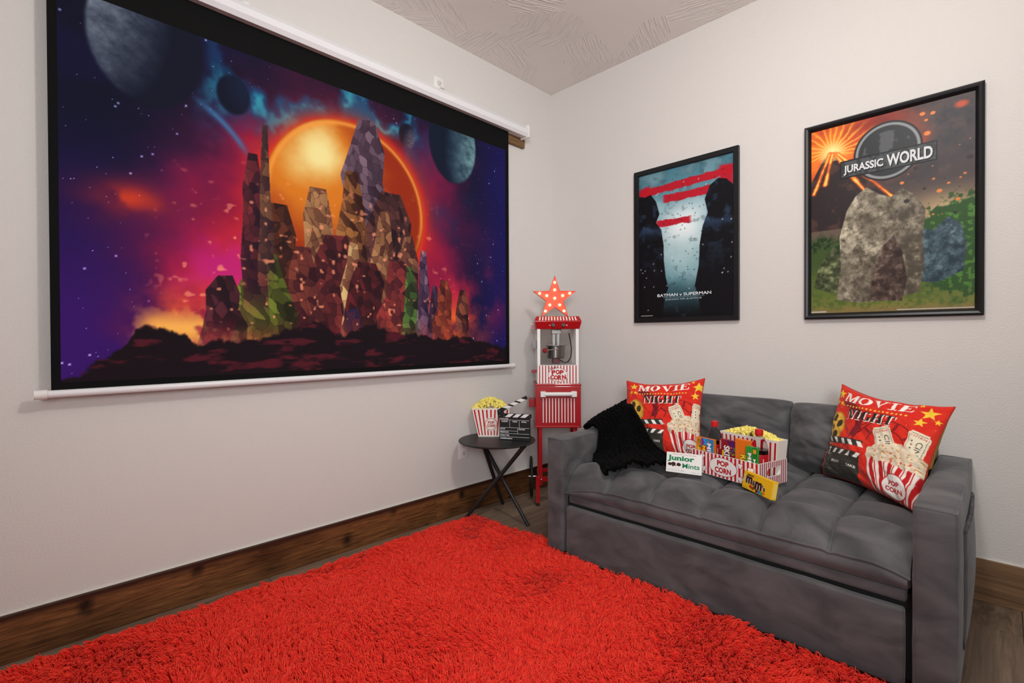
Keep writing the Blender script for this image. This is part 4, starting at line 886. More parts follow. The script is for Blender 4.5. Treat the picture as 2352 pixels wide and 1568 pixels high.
def side_wall(x0, x1):
    b = B(); bm = b.bm; hp = hole_pts(); outer = [(th, 0), (TW_ - th, 0), (TW_ - th, TH_), (th, TH_)]
    loops = []
    for pts in (outer, hp):
        vs_ = [bm.verts.new((x0, y, z)) for y, z in pts]; loops += [bm.edges.new((vs_[i], vs_[(i + 1) % len(vs_)])) for i in range(len(vs_))]
    bmesh.ops.triangle_fill(bm, edges=loops, use_beauty=True)
    g = bmesh.ops.extrude_face_region(bm, geom=list(bm.faces)); bmesh.ops.translate(bm, verts=[v for v in g['geom'] if isinstance(v, bmesh.types.BMVert)], vec=(x1 - x0, 0, 0))
    return obj('end_wall', b, CARD, tray, smooth=False)
el = side_wall(0, th); er = side_wall(TL_ - th, TL_)
RED = 'C0161C'
f = Flat()
for k in range(17):
    x = 0.006 + 0.0183 * k; f.rect(RED, x, 0.001, x + 0.0088, TH_ - 0.001, 1)
f.ell(RED, 0.155, 0.046, 0.066, 0.038, 2); f.ell('F4F1EF', 0.155, 0.046, 0.0635, 0.0358, 3)
f.text(RED, 'POP', (0.128, 0.049, 0.182, 0.071), 4, bold=0.045); f.text(RED, 'CORN', (0.117, 0.020, 0.193, 0.043), 4, bold=0.045)
for x, y, s in ((0.234, 0.068, 0.009), (0.279, 0.060, 0.011), (0.236, 0.014, 0.010), (0.062, 0.022, 0.010), (0.056, 0.072, 0.009)):
    for gr, cc, l in ((1.18, RED, 2), (0.92, 'F4F1EF', 3)):
        for dx, dy in ((-.55, .35), (.55, .35), (0, -.55)): f.ell(cc, x + dx * s, y + dy * s, s * .68 * gr, s * .68 * gr, l, 14)
f.build('printed_stripes', lambda a, b, e: (a, -e, b), tf)
f = Flat(); cx, cz, hl, hh = HOLE
for k in range(14):
    y = 0.006 + 0.0125 * k; y1 = y + 0.0055
    if y1 > cx - hl and y < cx + hl:
        f.rect('A81418', y, 0.001, y1, cz - hh - 0.0015, 1); f.rect('A81418', y, cz + hh + 0.0015, y1, TH_ - 0.001, 1)
    else: f.rect('A81418', y, 0.001, y1, TH_ - 0.001, 1)
f.build('printed_stripes', lambda a, b, e: (TL_ + e, a, b), er)
f = Flat()
for k in range(14): y = 0.006 + 0.0125 * k; f.rect('A81418', y, 0.001, y + 0.0055, TH_ - 0.001, 1)
f.build('printed_stripes', lambda a, b, e: (TL_ - e * 0 - 0.004 + 0 * e if False else 0.0 - e, a, b), el)

# tubs
def tub(name, label, origin, rotz, wb, wt, db, dt, h, stripes, emblem, plain=False):
    """tapered rectangular tub; local x along the front, local y into depth, front bottom centre at the origin"""
    t = thing(name, label, 'popcorn tub', origin, rotz)
    y0 = dt / 2; cb = lambda s, q, z: None
    def corner(sx, sy, z):
        k = z / h; return Vector((sx * (wb + (wt - wb) * k) / 2, y0 + sy * (db + (dt - db) * k) / 2, z))
    tk = 0.0022; m_ = mat('tub_card', 'EEE6DC', 0.5)
    for (a, b) in (((-1, -1), (1, -1)), ((1, -1), (1, 1)), ((1, 1), (-1, 1)), ((-1, 1), (-1, -1))):
        bb = B(); p0, p1, p2, p3 = corner(*a, 0), corner(*b, 0), corner(*b, h), corner(*a, h); nrm = (p1 - p0).cross(p3 - p0).normalized()
        A = [bb.bm.verts.new(p) for p in (p0, p1, p2, p3)]; Bq = [bb.bm.verts.new(p - nrm * tk) for p in (p0, p1, p2, p3)]
        bb.bm.faces.new(A); bb.bm.faces.new(Bq[::-1])
        for i in range(4): j = (i + 1) % 4; bb.bm.faces.new((A[i], Bq[i], Bq[j], A[j]))
        wl_ = obj('wall', bb, m_, t, smooth=False)
        if plain and a != (-1, -1): continue
        f = Flat(); L = (p1 - p0).length; n_ = max(2, int(round(stripes * L / wb))); f.asp = L / h
        for k in range(n_):
            x = (k + 0.5) / n_; ww = 0.19 / n_
            if emblem and a == (-1, -1):
                ex = (x - emblem[0]) / (emblem[2] + 0.012); 
                if abs(ex) < 1:
                    dyy = emblem[3] * math.sqrt(1 - ex * ex) + 0.02
                    if emblem[1] - dyy > 0.10: f.stripe(RED, x - ww, 0.045, x + ww, emblem[1] - dyy)
                    if emblem[1] + dyy < 0.90: f.stripe(RED, x - ww, emblem[1] + dyy, x + ww, 0.95)
                    continue
            f.stripe(RED, x - ww, 0.045, x + ww, 0.95)
        if emblem and a == (-1, -1):
            ex, ey, rx, ry = emblem; f.ell(RED, ex, ey, rx, ry, 2); f.ell('EEE6DC', ex, ey, rx * .92, ry * .92, 3)
            f.text(RED, 'POP', (ex - rx * .48, ey + ry * .06, ex + rx * .48, ey + ry * .52), 4, bold=0.04); f.text(RED, 'CORN', (ex - rx * .66, ey - ry * .46, ex + rx * .66, ey - ry * .02), 4, bold=0.04)
        f.build('printed_stripes', lambda u, v, e, p0=p0, p1=p1, p2=p2, p3=p3, nrm=nrm: p0.lerp(p1, u).lerp(p3.lerp(p2, u), v) + nrm * e, wl_)
    bb = B(); A = [bb.bm.verts.new(corner(sx, sy, 0.001)) for sx, sy in ((-1, -1), (1, -1), (1, 1), (-1, 1))]; bb.bm.faces.new(A); obj('tub_floor', bb, m_, t, smooth=False)
    bb = B(); A = [bb.bm.verts.new(corner(sx * .985, sy * .97, h * 0.90)) for sx, sy in ((-1, -1), (1, -1), (1, 1), (-1, 1))]; bb.bm.faces.new(A); obj('liner', bb, mat('popcorn_bed', 'D8B040', 0.8), t, smooth=False)
    return t
# wide tub standing in the tray behind the bottles
W0 = tp(0.187, 0.112, 0.004)
tub('popcorn_tub', 'wide striped popcorn tub standing in the snack tray on the sofa', tuple(W0), TA, 0.238, 0.262, 0.052, 0.066, 0.165, 13, None, plain=True)
wc = W0 + TN * 0.033 + ZZ * 0.15
popcorn_heap('heap of yellow popcorn in the wide tub on the sofa', tuple(wc), TD, TN, 0.119, 0.024, wc.z + 0.004, 0.036, 460, 4, 0.0088)

# cola bottles
def bottle(label, p):
    t = thing('cola_bottle', label, 'bottle', tuple(p), 0, 'cola bottles in the snack tray')
    prof = [(r_ * 1.07, z_) for r_, z_ in [(0.024, 0.0), (0.029, 0.004), (0.0305, 0.012), (0.0295, 0.03), (0.0300, 0.045), (0.0305, 0.10), (0.0315, 0.118), (0.0305, 0.136), (0.026, 0.154), (0.0185, 0.172), (0.0128, 0.184), (0.0122, 0.192)]]
    pet = mat('clear_plastic', 'FAFAFA', 0.05, trans=1.0, ior=1.08, spec=0.6)
    obj('bottle_body', B().lathe(prof, 36, capt=False), pet, t, angle=60)
    obj('cola', B().lathe([(r * 0.955, z + 0.0015) for r, z in prof if z < 0.13] + [(0.0318, 0.131)], 36), mat('cola', '14080A', 0.12, spec=0.5), t, angle=60)
    lb = obj('label', B().lathe([(0.0328, 0.040), (0.0332, 0.044), (0.0334, 0.100), (0.0341, 0.113), (0.0339, 0.116)], 40, capb=False, capt=False), mat('bottle_label', 'B5141E', 0.4), t)
    f = Flat()
    for a0, s, lo, hi in ((0.35, 'Coca-Cola', 0.048, 0.108), (1.05, 'ORIGINAL TASTE', 0.055, 0.10), (-0.5, 'Coca-Cola', 0.048, 0.108)):
        P, T = fit_text(s, (0, 0, 1, 1), 0.02)
        hgt = 0.30 if 'C' == s[0] else 0.12
        f.items.append(('F0E8E6', np.array([(a0 + b * hgt, hi - a * (hi - lo)) for a, b in P]), [list(x) for x in T], 1))
    th0 = -math.pi / 2 - 0.35
    f.build('lettering', lambda a, b, e: ((0.0343 + e) * math.cos(th0 + a), (0.0343 + e) * math.sin(th0 + a), b), lb)
    cp = B(); n = 48; pr = []
    for i in range(n): r = 0.0148 if i % 2 else 0.0143; pr.append((r * math.cos(2 * math.pi * i / n), r * math.sin(2 * math.pi * i / n)))
    cp.prism(pr, lambda a, b, h: (a, b, 0.191 + h), 0.0165); cp.lathe([(0.0146, 0.207), (0.0138, 0.2095), (0.011, 0.2105)], 32, capb=False)
    cp.lathe([(0.0135, 0.186), (0.0148, 0.1865), (0.0148, 0.1895), (0.0135, 0.190)], 32)
    obj('cap', cp, mat('cap_red', 'C8161C', 0.4), t, angle=30)
    return t
bottle('red-capped cola bottle at the tray end by the blanket', tp(0.057, 0.075, 0.004))
bottle('red-capped cola bottle beside the green candy box', tp(0.271, 0.064, 0.004))

# candy cartons
def carton(name, label, w_, h, t_, cols, draw, group=None):
    """local: front face on y=0 facing -y, base at z=0, x from 0"""
    t = thing(name, label, 'candy box', (0, 0, 0), 0, group)
    bd = B().box((0, 0, 0), (w_, t_, h), 0.0006, 1); o = obj('carton', bd, ink(cols), t, smooth=False)
    f = Flat(); draw(f, w_, h); f.build('printed_front', lambda a, b, e: (a, -e, b), o)
    return t
def rot_text(f, col, s, x0, z0, x1, z1, layer=3, bold=0.03, up=False):
    """lettering turned a quarter so that it reads downwards (or upwards)"""
    P, T = fit_text(s, (0, 0, 1, 1), bold)
    q = [(x0 + (1 - b) * (x1 - x0), z0 + a * (z1 - z0)) if up else (x0 + b * (x1 - x0), z1 - a * (z1 - z0)) for a, b in P]
    f.items.append((col, np.array(q), [list(x) for x in T], layer))
def tray_carton(t, a, b, z=0.004, da=0.0, lean=0.0):
    t.location = tp(a, b, z); t.rotation_euler = (lean, 0, TA + da); return t
def d_mega(f, w_, h):
    f.rect('E98A1E', 0, 0, w_ * .30, h, 1); f.rect('1C86CC', w_ * .62, 0, w_, h, 1); f.poly('2A9ADA', [(w_ * .3, h * .55), (w_ * .62, h * .62), (w_ * .62, h), (w_ * .3, h)], 1); f.rect('C8302C', w_ * .3, h * .3, w_ * .62, h * .80, 2); f.poly('7A3C98', [(w_ * .3, h * .72), (w_ * .5, h * .86), (w_ * .40, h), (w_ * .3, h)], 3)
    f.rect('20242A', w_ * .10, h * .82, w_ * .26, h * .94, 2); rot_text(f, 'F4D020', '5 FLAVORS', w_ * .12, h * .83, w_ * .24, h * .93, 3, 0.02)
    for x, z, r, cl in ((.14, .66, .09, 'F2B01C'), (.24, .74, .07, '2C8A3C'), (.2, .52, .1, 'F0A020'), (.12, .40, .1, 'E04A2C'), (.24, .36, .08, 'F2C42C')): f.ell(cl, w_ * x, h * z, w_ * r, w_ * r, 3, 16)
    rot_text(f, '123A7A', 'MIKE', w_ * .62, h * .34, w_ * .90, h * .88, 3, 0.06); rot_text(f, 'F8F8F8', 'MIKE', w_ * .64, h * .345, w_ * .88, h * .875, 4, 0.03)
    rot_text(f, '6A2A1C', 'MEGA', w_ * .35, h * .22, w_ * .58, h * .78, 4, 0.06); rot_text(f, 'F6D21E', 'MEGA', w_ * .365, h * .225, w_ * .565, h * .775, 5, 0.03); f.ell('E8681E', w_ * .72, h * .92, w_ * .05, w_ * .05, 3, 14)
def d_skit(f, w_, h):
    f.poly('5A1A5E', [(w_ * .45, h), (w_, h), (w_, h * .55)], 1)
    rr = random.Random(3)
    for k in range(18): f.ell(rr.choice(['E8C21C', '3C9A3A', 'E8661C', '5A2A8A', 'D4202A']), w_ * (.52 + .42 * rr.random()), h * (.62 + .26 * rr.random()), w_ * .055, w_ * .05, 2, 14)
    f.poly('E8C21C', [(w_ * .12, h * .1), (w_ * .24, h * .1), (w_ * .3, h * .72), (w_ * .2, h * .7)], 1); f.poly('3C9A3A', [(w_ * .24, h * .1), (w_ * .3, h * .1), (w_ * .34, h * .72), (w_ * .3, h * .72)], 1)
    rot_text(f, '5A0E14', 'SKITTLES', w_ * .28, h * .02, w_ * .66, h * .86, 3, 0.07); rot_text(f, 'FAF6F2', 'SKITTLES', w_ * .30, h * .03, w_ * .64, h * .85, 4, 0.035); rot_text(f, 'F0D8D8', 'ORIGINAL', w_ * .06, h * .72, w_ * .14, h * .97, 3, 0.02)
def d_ree(f, w_, h):
    rot_text(f, '5A2A10', "REESE'S", w_ * .36, h * .04, w_ * .92, h * .66, 2, 0.07); rot_text(f, 'F8E23A', "REESE'S", w_ * .39, h * .05, w_ * .89, h * .65, 3, 0.03); rot_text(f, '5A2A10', 'PIECES', w_ * .08, h * .08, w_ * .28, h * .44, 3, 0.03)
def d_green(f, w_, h):
    f.rect('1E7A30', w_ * .60, 0, w_, h, 1); f.poly('7CC23A', [(0, h * .5), (w_ * .2, h * .75), (w_ * .6, h * .6), (w_ * .6, h * .3), (0, h * .2)], 1)
    for x, z in ((.14, .72), (.2, .60), (.46, .86), (.52, .3)): f.ell('E0402C', w_ * x, h * z, w_ * .06, w_ * .045, 2, 14)
    rot_text(f, '0E3A18', 'MIKE', w_ * .18, h * .30, w_ * .54, h * .84, 3, 0.06); rot_text(f, 'F8F8F4', 'MIKE', w_ * .20, h * .305, w_ * .52, h * .835, 4, 0.03); rot_text(f, 'F8F8F4', 'MIKE', w_ * .68, h * .26, w_ * .88, h * .70, 3, 0.03); f.rect('E8A020', w_ * .66, h * .84, w_ * .92, h * .95, 2)
GRP = 'candy boxes on the sofa'
tray_carton(carton('candy_box', 'blue and orange fruit candy box standing in the snack tray', 0.088, 0.142, 0.018, 'D9781C', d_mega, GRP), 0.014, 0.010)
tray_carton(carton('candy_box', 'dark red candy box with tumbling coloured sweets in the tray', 0.080, 0.150, 0.018, '8E1A26', d_skit, GRP), 0.117, 0.026)
tray_carton(carton('candy_box', 'orange peanut candy box standing in the snack tray', 0.060, 0.165, 0.020, 'E8761A', d_ree, GRP), 0.199, 0.016, 0.004, 0.0)
tray_carton(carton('candy_box', 'bright green candy box standing in the snack tray', 0.048, 0.147, 0.012, '2E9A3A', d_green, GRP), 0.253, 0.006, 0.004, 0.0)
def d_mints(f, w_, h):
    f.text('C04A4A', 'Creamy mints in pure chocolate', (w_ * .17, h * .875, w_ * .84, h * .945), 1, shear=0.02)
    f.text('9AD0B0', 'Junior', (w_ * .035, h * .515, w_ * .80, h * .865), 1, bold=0.05); f.text('167A4A', 'Junior', (w_ * .045, h * .53, w_ * .79, h * .85), 2, bold=0.028)
    f.text('9AD0B0', 'Mints', (w_ * .46, h * .255, w_ * .95, h * .50), 1, bold=0.03); f.text('167A4A', 'Mints', (w_ * .47, h * .265, w_ * .94, h * .49), 2, bold=0.004)
    for x, z, rx, rz in ((.11, .40, .06, .075), (.21, .43, .065, .085), (.36, .41, .065, .085), (.23, .33, .06, .06)): f.ell('3A2018', w_ * x, h * z, w_ * rx, h * rz, 2, 18)
    f.ell('F2EEE8', w_ * .25, h * .285, w_ * .045, h * .045, 3, 14); f.text('8A8A84', 'NET WT 3.5 OZ (99g)', (w_ * .04, h * .08, w_ * .52, h * .14), 1); f.text('A0A09A', 'theater size', (w_ * .72, h * .08, w_ * .96, h * .12), 1)
def d_mm(f, w_, h):
    f.text('3A2010', 'peanut', (w_ * .13, h * .76, w_ * .36, h * .92), 1, bold=0.04)
    for cc, g, l in (('F8F4EC', 0.006, 2), ('3E1E12', 0.0, 3)):
        bo = 0.11 if l == 2 else 0.06
        f.text(cc, 'm', (w_ * .11 - g * .2, h * .36, w_ * .34 + g * .2, h * .78), l, bold=bo); f.text(cc, '&', (w_ * .345, h * .34, w_ * .445, h * .64), l, bold=bo * .6); f.text(cc, 'm', (w_ * .44 - g * .2, h * .22, w_ * .68 + g * .2, h * .66), l, bold=bo); f.text(cc, "'s", (w_ * .69, h * .28, w_ * .79, h * .56), l, bold=bo * .6)
    for x, z, cl in ((.30, .22, 'C8202A'), (.38, .17, '8A4A20'), (.44, .25, '6A3418'), (.52, .12, '5A2A14'), (.60, .12, '1E7AC8'), (.69, .10, '3CA04A'), (.75, .16, 'E8761A')): f.ell(cl, w_ * x, h * z, w_ * .045, h * .095, 2, 16)
    f.rect('D8C88A', w_ * .015, h * .42, w_ * .07, h * .80, 1); f.text('6A5A1A', 'NET WT 3.1 OZ', (w_ * .02, h * .06, w_ * .2, h * .12), 1)
def seat_carton(t, x, y, ang, lean, z): t.location = (x, y, z); t.rotation_euler = (-lean, 0, ang); return t
t = carton('candy_box', 'white mint candy box with green lettering leaning on the sofa seat', 0.145, 0.084, 0.019, 'EFEDE8', d_mints, GRP)
seat_carton(t, 1.233, -0.693, 0.254, 0.235, 0.4555)
t = carton('candy_box', 'yellow chocolate candy box lying in front of the snack tray', 0.160, 0.064, 0.021, 'F0BE14', d_mm, GRP)
fe = Flat(); fe.rect('E8CC6A', 0.003, 0.006, 0.018, 0.058, 1); fe.build('end_print', lambda a, b, e: (0.160 + e, a, b), t.children[0])
seat_carton(t, 1.548, -0.690, -0.607, 0.19, 0.4555)

# ------------------------------------------------------------------ side table with tub and clapper board
TC = Vector((0.224, -0.745, 0)); TT = 0.456
BLK = mat('table_black', '1D1C1D', 0.42, spec=0.45)
tb = thing('side_table', 'round black side table on three crossed slanting legs', 'side table', tuple(TC))
obj('table_top', B().lathe([(0.0, TT - 0.012), (0.205, TT - 0.012), (0.217, TT - 0.008), (0.2195, TT - 0.004), (0.217, TT - 0.001), (0.212, TT), (0.0, TT)], 72, capb=False, capt=False), BLK, tb, angle=40)
LEGS = [((0.112, -0.905, 0.0), (0.402, -0.70, 0.444)), ((0.425, -0.700, 0.0), (0.050, -0.728, 0.444)), ((0.068, -0.552, 0.0), (0.222, -0.850, 0.444))]
for p, q in LEGS:
    p, q = Vector(p) - TC, Vector(q) - TC
    b = B().cyl(p, q, 0.0095, 0.012, 20); 
    bmesh.ops.bisect_plane(b.bm, geom=list(b.bm.verts) + list(b.bm.edges) + list(b.bm.faces), plane_co=(0, 0, 0.0005), plane_no=(0, 0, -1), clear_outer=True)
    obj('leg', b, BLK, tb)
o = Vector((0.104, -0.79, TT)) + R0 * 0.076
tub('popcorn_tub', 'square striped popcorn tub on the black side table', tuple(o + Vector((0, 0, 0.0005)) + R0 * 0.004), YAW - 0.03, 0.150, 0.222, 0.085, 0.110, 0.168, 9, (0.50, 0.44, 0.20, 0.21))
pc = o + F0 * 0.055 + ZZ * 0.158
popcorn_heap('heap of yellow popcorn in the tub on the side table', tuple(pc), R0, F0, 0.106, 0.048, pc.z + 0.002, 0.060, 520, 8, 0.0088)
def clapper():
    p0 = Vector((0.243, -0.744, TT)); p1 = Vector((0.397, -0.658, TT)); ang = math.atan2(p1.y - p0.y, p1.x - p0.x); Wd, Hd = 0.180, 0.128
    t = thing('clapper_board', 'black and white film clapper board open on the side table', 'clapperboard', tuple(p0), ang)
    bkm = mat('clapper_black', '141415', 0.5)
    bd = obj('slate', B().box((0, 0, 0.0003), (Wd, 0.008, Hd), 0.0008, 1), bkm, t, smooth=False)
    f = Flat(); wh = 'E6E4E2'; L = 0.0014
    for z0, x0, x1 in ((0.113, 0.004, Wd - .006), (0.070, 0.004, Wd - .006), (0.052, 0.004, 0.106), (0.037, 0.004, Wd - .006), (0.018, 0.004, Wd - .006)): f.rect(wh, x0, z0, x1, z0 + L, 1)
    for x, z0, z1 in ((0.060, 0.071, 0.113), (0.116, 0.071, 0.113), (0.106, 0.038, 0.070)): f.rect(wh, x, z0, x + L, z1, 1)
    for s, x, z, w_ in (('PROD.NO.', 0.004, 0.117, 0.05), ('SCENE', 0.013, 0.102, 0.036), ('TAKE', 0.076, 0.102, 0.028), ('ROLL', 0.130, 0.102, 0.030), ('DATE', 0.005, 0.0595, 0.028), ('SOUND', 0.112, 0.0595, 0.038), ('PROD.CO.', 0.005, 0.0425, 0.05), ('DIRECTOR', 0.005, 0.024, 0.054), ('CAMERAMAN', 0.005, 0.006, 0.070)): f.text(wh, s, (x, z, x + w_, z + 0.0072), 1, bold=0.03, shear=0.04)
    f.build('lettering', lambda a, b, e: (a, -e, b), bd)
    def stick(name, ang2, slant):
        st = obj(name, B().prism([(0, 0), (0.186, 0), (0.186, 0.021), (0, 0.021)], lambda a, b, h: (0, 0, 0), 0) if False else stick_mesh(ang2), bkm, t, smooth=False)
        f = Flat(); cs, sn = math.cos(ang2), math.sin(ang2)
        for k in range(3):
            x = 0.048 + 0.045 * k; w2 = 0.030; s = 0.012 * slant; f.poly(wh, [(x - s, 0.0008), (x - s + w2, 0.0008), (x + s + w2, 0.0202), (x + s, 0.0202)], 1)
        f.build('stripes', lambda a, b, e: (-0.004 + a * cs - b * sn, -0.001 - e, (Hd + 0.001 if ang2 == 0 else Hd + 0.021) + a * sn + b * cs), st)
        return st
    def stick_mesh(ang2):
        cs, sn = math.cos(ang2), math.sin(ang2); z0 = Hd + 0.001 if ang2 == 0 else Hd + 0.021
        return B().prism([(0, 0), (0.190, 0), (0.190, 0.021), (0, 0.021)], lambda a, b, h: (-0.004 + a * cs - b * sn, -0.001 + h, z0 + a * sn + b * cs), 0.010)
    stick('lower_stick', 0.0, 1); stick('clap_stick', math.radians(27), -1)
    hg = obj('hinge_plate', B().prism([(-0.006, -0.004), (0.034, -0.004), (0.034, 0.012), (0.020, 0.045), (-0.012, 0.040), (-0.010, 0.018)], lambda a, b, h: (a, -0.0022 - 0.0012 + h * 0.5, Hd + b), 0.0028), bkm, t, smooth=False)
    for x, z in ((0.002, 0.036), (0.002, 0.010), (0.028, 0.006)): obj('screw', B().cyl((x, -0.0045, Hd + z), (x, -0.0030, Hd + z), 0.0028, n=14), mat('chrome', 'D8D8DA', 0.2, metal=1.0), hg)
clapper()

# ------------------------------------------------------------------ popcorn machine on its cart
CO = Vector((0.337, -0.336, 0)); pm = thing('popcorn_machine', 'red popcorn machine with glass cabinet on a wheeled cart', 'popcorn machine', tuple(CO), YAW)
REDP = mat('red_enamel', 'A80A12', 0.32, spec=0.5, coat=0.2); WH = mat('white_enamel', 'EAE6E2', 0.4); CHR = mat('chrome', 'D8D8DA', 0.2, metal=1.0); RUB = mat('black_rubber', '141414', 0.6)
D = 0.235
cab = obj('cabinet', B().box((-0.139, 0, 0.484), (0.139, D, 0.735), 0.003), REDP, pm, smooth=False)
obj('cabinet_lip', B().box((-0.142, -0.003, 0.735), (0.142, D + 0.002, 0.750), 0.003), REDP, cab, smooth=False)
obj('cabinet_lip', B().box((-0.142, -0.003, 0.480), (0.142, D + 0.002, 0.492), 0.003), REDP, cab, smooth=False)
f = Flat()
for k in range(11): x = -0.095 + 0.0190 * k; f.rect('E9DDD8', x, 0.512, x + 0.0062, 0.662, 1)
f.build('white_stripes', lambda a, b, e: (a, -e, b), cab)
hd = obj('door_handle', B().cyl((-0.085, -0.030, 0.690), (0.085, -0.030, 0.690), 0.0125, n=24), WH, pm)
for s in (-1, 1): obj('handle_bracket', B().box((s * 0.094 - 0.0165, -0.036, 0.672), (s * 0.094 + 0.0165, -0.0005, 0.706), 0.003), WH, hd, smooth=False)
# merchandiser
PX = 0.127
base = obj('base_panel', B().box((-PX, 0.004, 0.750), (PX, D - 0.004, 0.864), 0.002), WH, pm, smooth=False)
f = Flat()
for k in range(13):
    x = -0.1165 + 0.0186 * k
    if abs(x + 0.003) < 0.058:
        dz = 0.041 * math.sqrt(1 - ((x + 0.003) / 0.0605) ** 2); f.rect('B8141C', x, 0.752, x + 0.0062, 0.804 - dz - 0.001, 1); f.rect('B8141C', x, 0.804 + dz + 0.001, x + 0.0062, 0.862, 1)
    else: f.rect('B8141C', x, 0.752, x + 0.0062, 0.862, 1)
f.ell('B8141C', -0.002, 0.806, 0.0600, 0.0425, 2); f.ell('EFEAE6', -0.002, 0.806, 0.0575, 0.040, 3)
f.text('8E2A30', 'Fresh', (-0.060, 0.838, -0.008, 0.858), 5, rot=0.18)
for ch, x_, z_, r_ in (('P', -0.028, 0.820, 0.10), ('O', -0.003, 0.822, 0), ('P', 0.022, 0.820, -0.12), ('C', -0.036, 0.790, 0.15), ('O', -0.013, 0.788, 0), ('R', 0.011, 0.789, -0.08), ('N', 0.036, 0.791, 0.12)):
    f.text('B8141C', ch, (x_ - 0.0125, z_ - 0.0140, x_ + 0.0125, z_ + 0.0140), 4, bold=0.06, rot=r_)
for cc, g, l in (('B8141C', 1.3, 5), ('EFEAE6', 0.85, 6)):
    for dx, dy in ((-.5, .3), (.5, .35), (0, -.4)): f.ell(cc, 0.012 + dx * 0.009, 0.768 + dy * 0.009, 0.0065 * g, 0.0065 * g, l, 12)
f.build('printed_front', lambda a, b, e: (a, 0.004 - e, b), base)
for sx in (-1, 1):
    for y in (0.004, D - 0.018): obj('corner_post', B().box((sx * (PX - 0.009) - 0.009, y, 0.864), (sx * (PX - 0.009) + 0.009, y + 0.014, 1.088)), WH, pm, smooth=False)
GL = mat('clear_glass', 'FFFFFF', 0.02, trans=1.0, ior=1.08, spec=0.4)
for a, b in (((-PX + 0.018, 0.010, 0.866), (PX - 0.018, 0.012, 1.086)), ((-PX + 0.018, D - 0.012, 0.866), (PX - 0.018, D - 0.010, 1.086)), ((-PX + 0.002, 0.02, 0.866), (-PX + 0.004, D - 0.02, 1.086)), ((PX - 0.004, 0.02, 0.866), (PX - 0.002, D - 0.02, 1.086))): obj('glass_pane', B().box(a, b), GL, pm, smooth=False)
rf = B(); LV = [(1.086, 0.131, 0.002), (1.131, 0.143, -0.012), (1.134, 0.143, -0.012), (1.164, 0.130, 0.020)]; ring = []
for z, x, y in LV: ring.append([rf.bm.verts.new(p) for p in ((-x, y, z), (x, y, z), (x, D - y, z), (-x, D - y, z))])
for A, Bq in zip(ring, ring[1:]):
    for i in range(4): j = (i + 1) % 4; rf.bm.faces.new((A[i], A[j], Bq[j], Bq[i]))
rf.bm.faces.new(ring[0][::-1]); rf.bm.faces.new(ring[-1])
roof = obj('roof', rf, REDP, pm, smooth=False)
f = Flat()
for k in range(13): x = -0.118 + 0.0187 * k; f.rect('E8DAD6', x, 0.12, x + 0.0085, 0.90, 1)
f.build('white_stripes', lambda a, b, e: (a * (1 - 0.05 * b), -0.012 + 0.032 * b - e * 0.7, 1.134 + 0.030 * b + e * 0.7), roof)
for x in (-0.030, 0.031):
    kb = obj('knob', B().cyl((x, -0.016, 1.110), (x, 0.0, 1.108), 0.0105, 0.0115, 24), mat('knob_black', '1A1414', 0.4), roof)
    obj('knob_grip', B().box((x - 0.0022, -0.020, 1.101), (x + 0.0022, -0.012, 1.119)), mat('knob_black', '1A1414', 0.4), kb, smooth=False)
for x_, n_ in ((-0.050, 4), (0.053, 10)):
    f = Flat(); f.ell('E8B0A8', x_, 0.5, 0.0055, 0.10, 1, n_); f.build('knob_mark', lambda a, b, e: (a, 0.002 - 0.014 * b - e, 1.086 + 0.045 * b), roof)
# kettle and its hanger inside the glass
STEEL = mat('brushed_steel', '7E7A76', 0.28, metal=1.0)
ky = D * 0.5; KZ = 0.902
kt = obj('kettle', B().lathe([(0.0, KZ), (0.052, KZ), (0.057, KZ + 0.006), (0.058, KZ + 0.075), (0.061, KZ + 0.078), (0.061, KZ + 0.081), (0.055, KZ + 0.080), (0.054, KZ + 0.01), (0.0, KZ + 0.008)], 36, o=(-0.005, ky, 0), capb=False, capt=False), STEEL, pm)
obj('kettle_lid', B().box((-0.066, ky - 0.05, KZ + 0.082), (-0.008, ky + 0.05, KZ + 0.084)), STEEL, kt, smooth=False)
obj('kettle_lid', B().box((0.016, ky - 0.05, KZ + 0.082), (0.066, ky + 0.05, KZ + 0.084)), STEEL, kt, smooth=False)
obj('hanger', B().box((-0.024, ky - 0.012, KZ + 0.05), (-0.010, ky + 0.012, 1.088)).box((0.004, ky - 0.016, KZ + 0.02), (0.018, ky - 0.004, 1.088)), STEEL, kt, smooth=False)
obj('motor_bracket', B().box((-0.032, ky - 0.02, 1.055), (0.03, ky + 0.03, 1.087), 0.003), STEEL, kt, smooth=False)
obj('heater_block', B().box((-0.026, ky - 0.03, KZ - 0.032), (0.020, ky + 0.03, KZ - 0.002), 0.002), mat('dark_red_part', '5A0E12', 0.4), kt, smooth=False)
hn = obj('tilt_rod', B().cyl((0.006, ky - 0.055, KZ + 0.060), (-0.068, ky - 0.07, KZ + 0.052), 0.003, n=12), CHR, kt)
obj('handle_ball', B().ball((-0.078, ky - 0.072, KZ + 0.050), 0.0155, 3), REDP, kt)
obj('heater_cord', B().tube([(0.080, ky, 1.06), (0.090, ky + 0.005, 1.01), (0.097, ky + 0.01, 0.96), (0.092, ky, 0.91), (0.074, ky - 0.01, 0.880), (0.050, ky, 0.872), (0.036, ky, 0.884), (0.018, ky, 0.888)], 0.0032), RUB, kt)
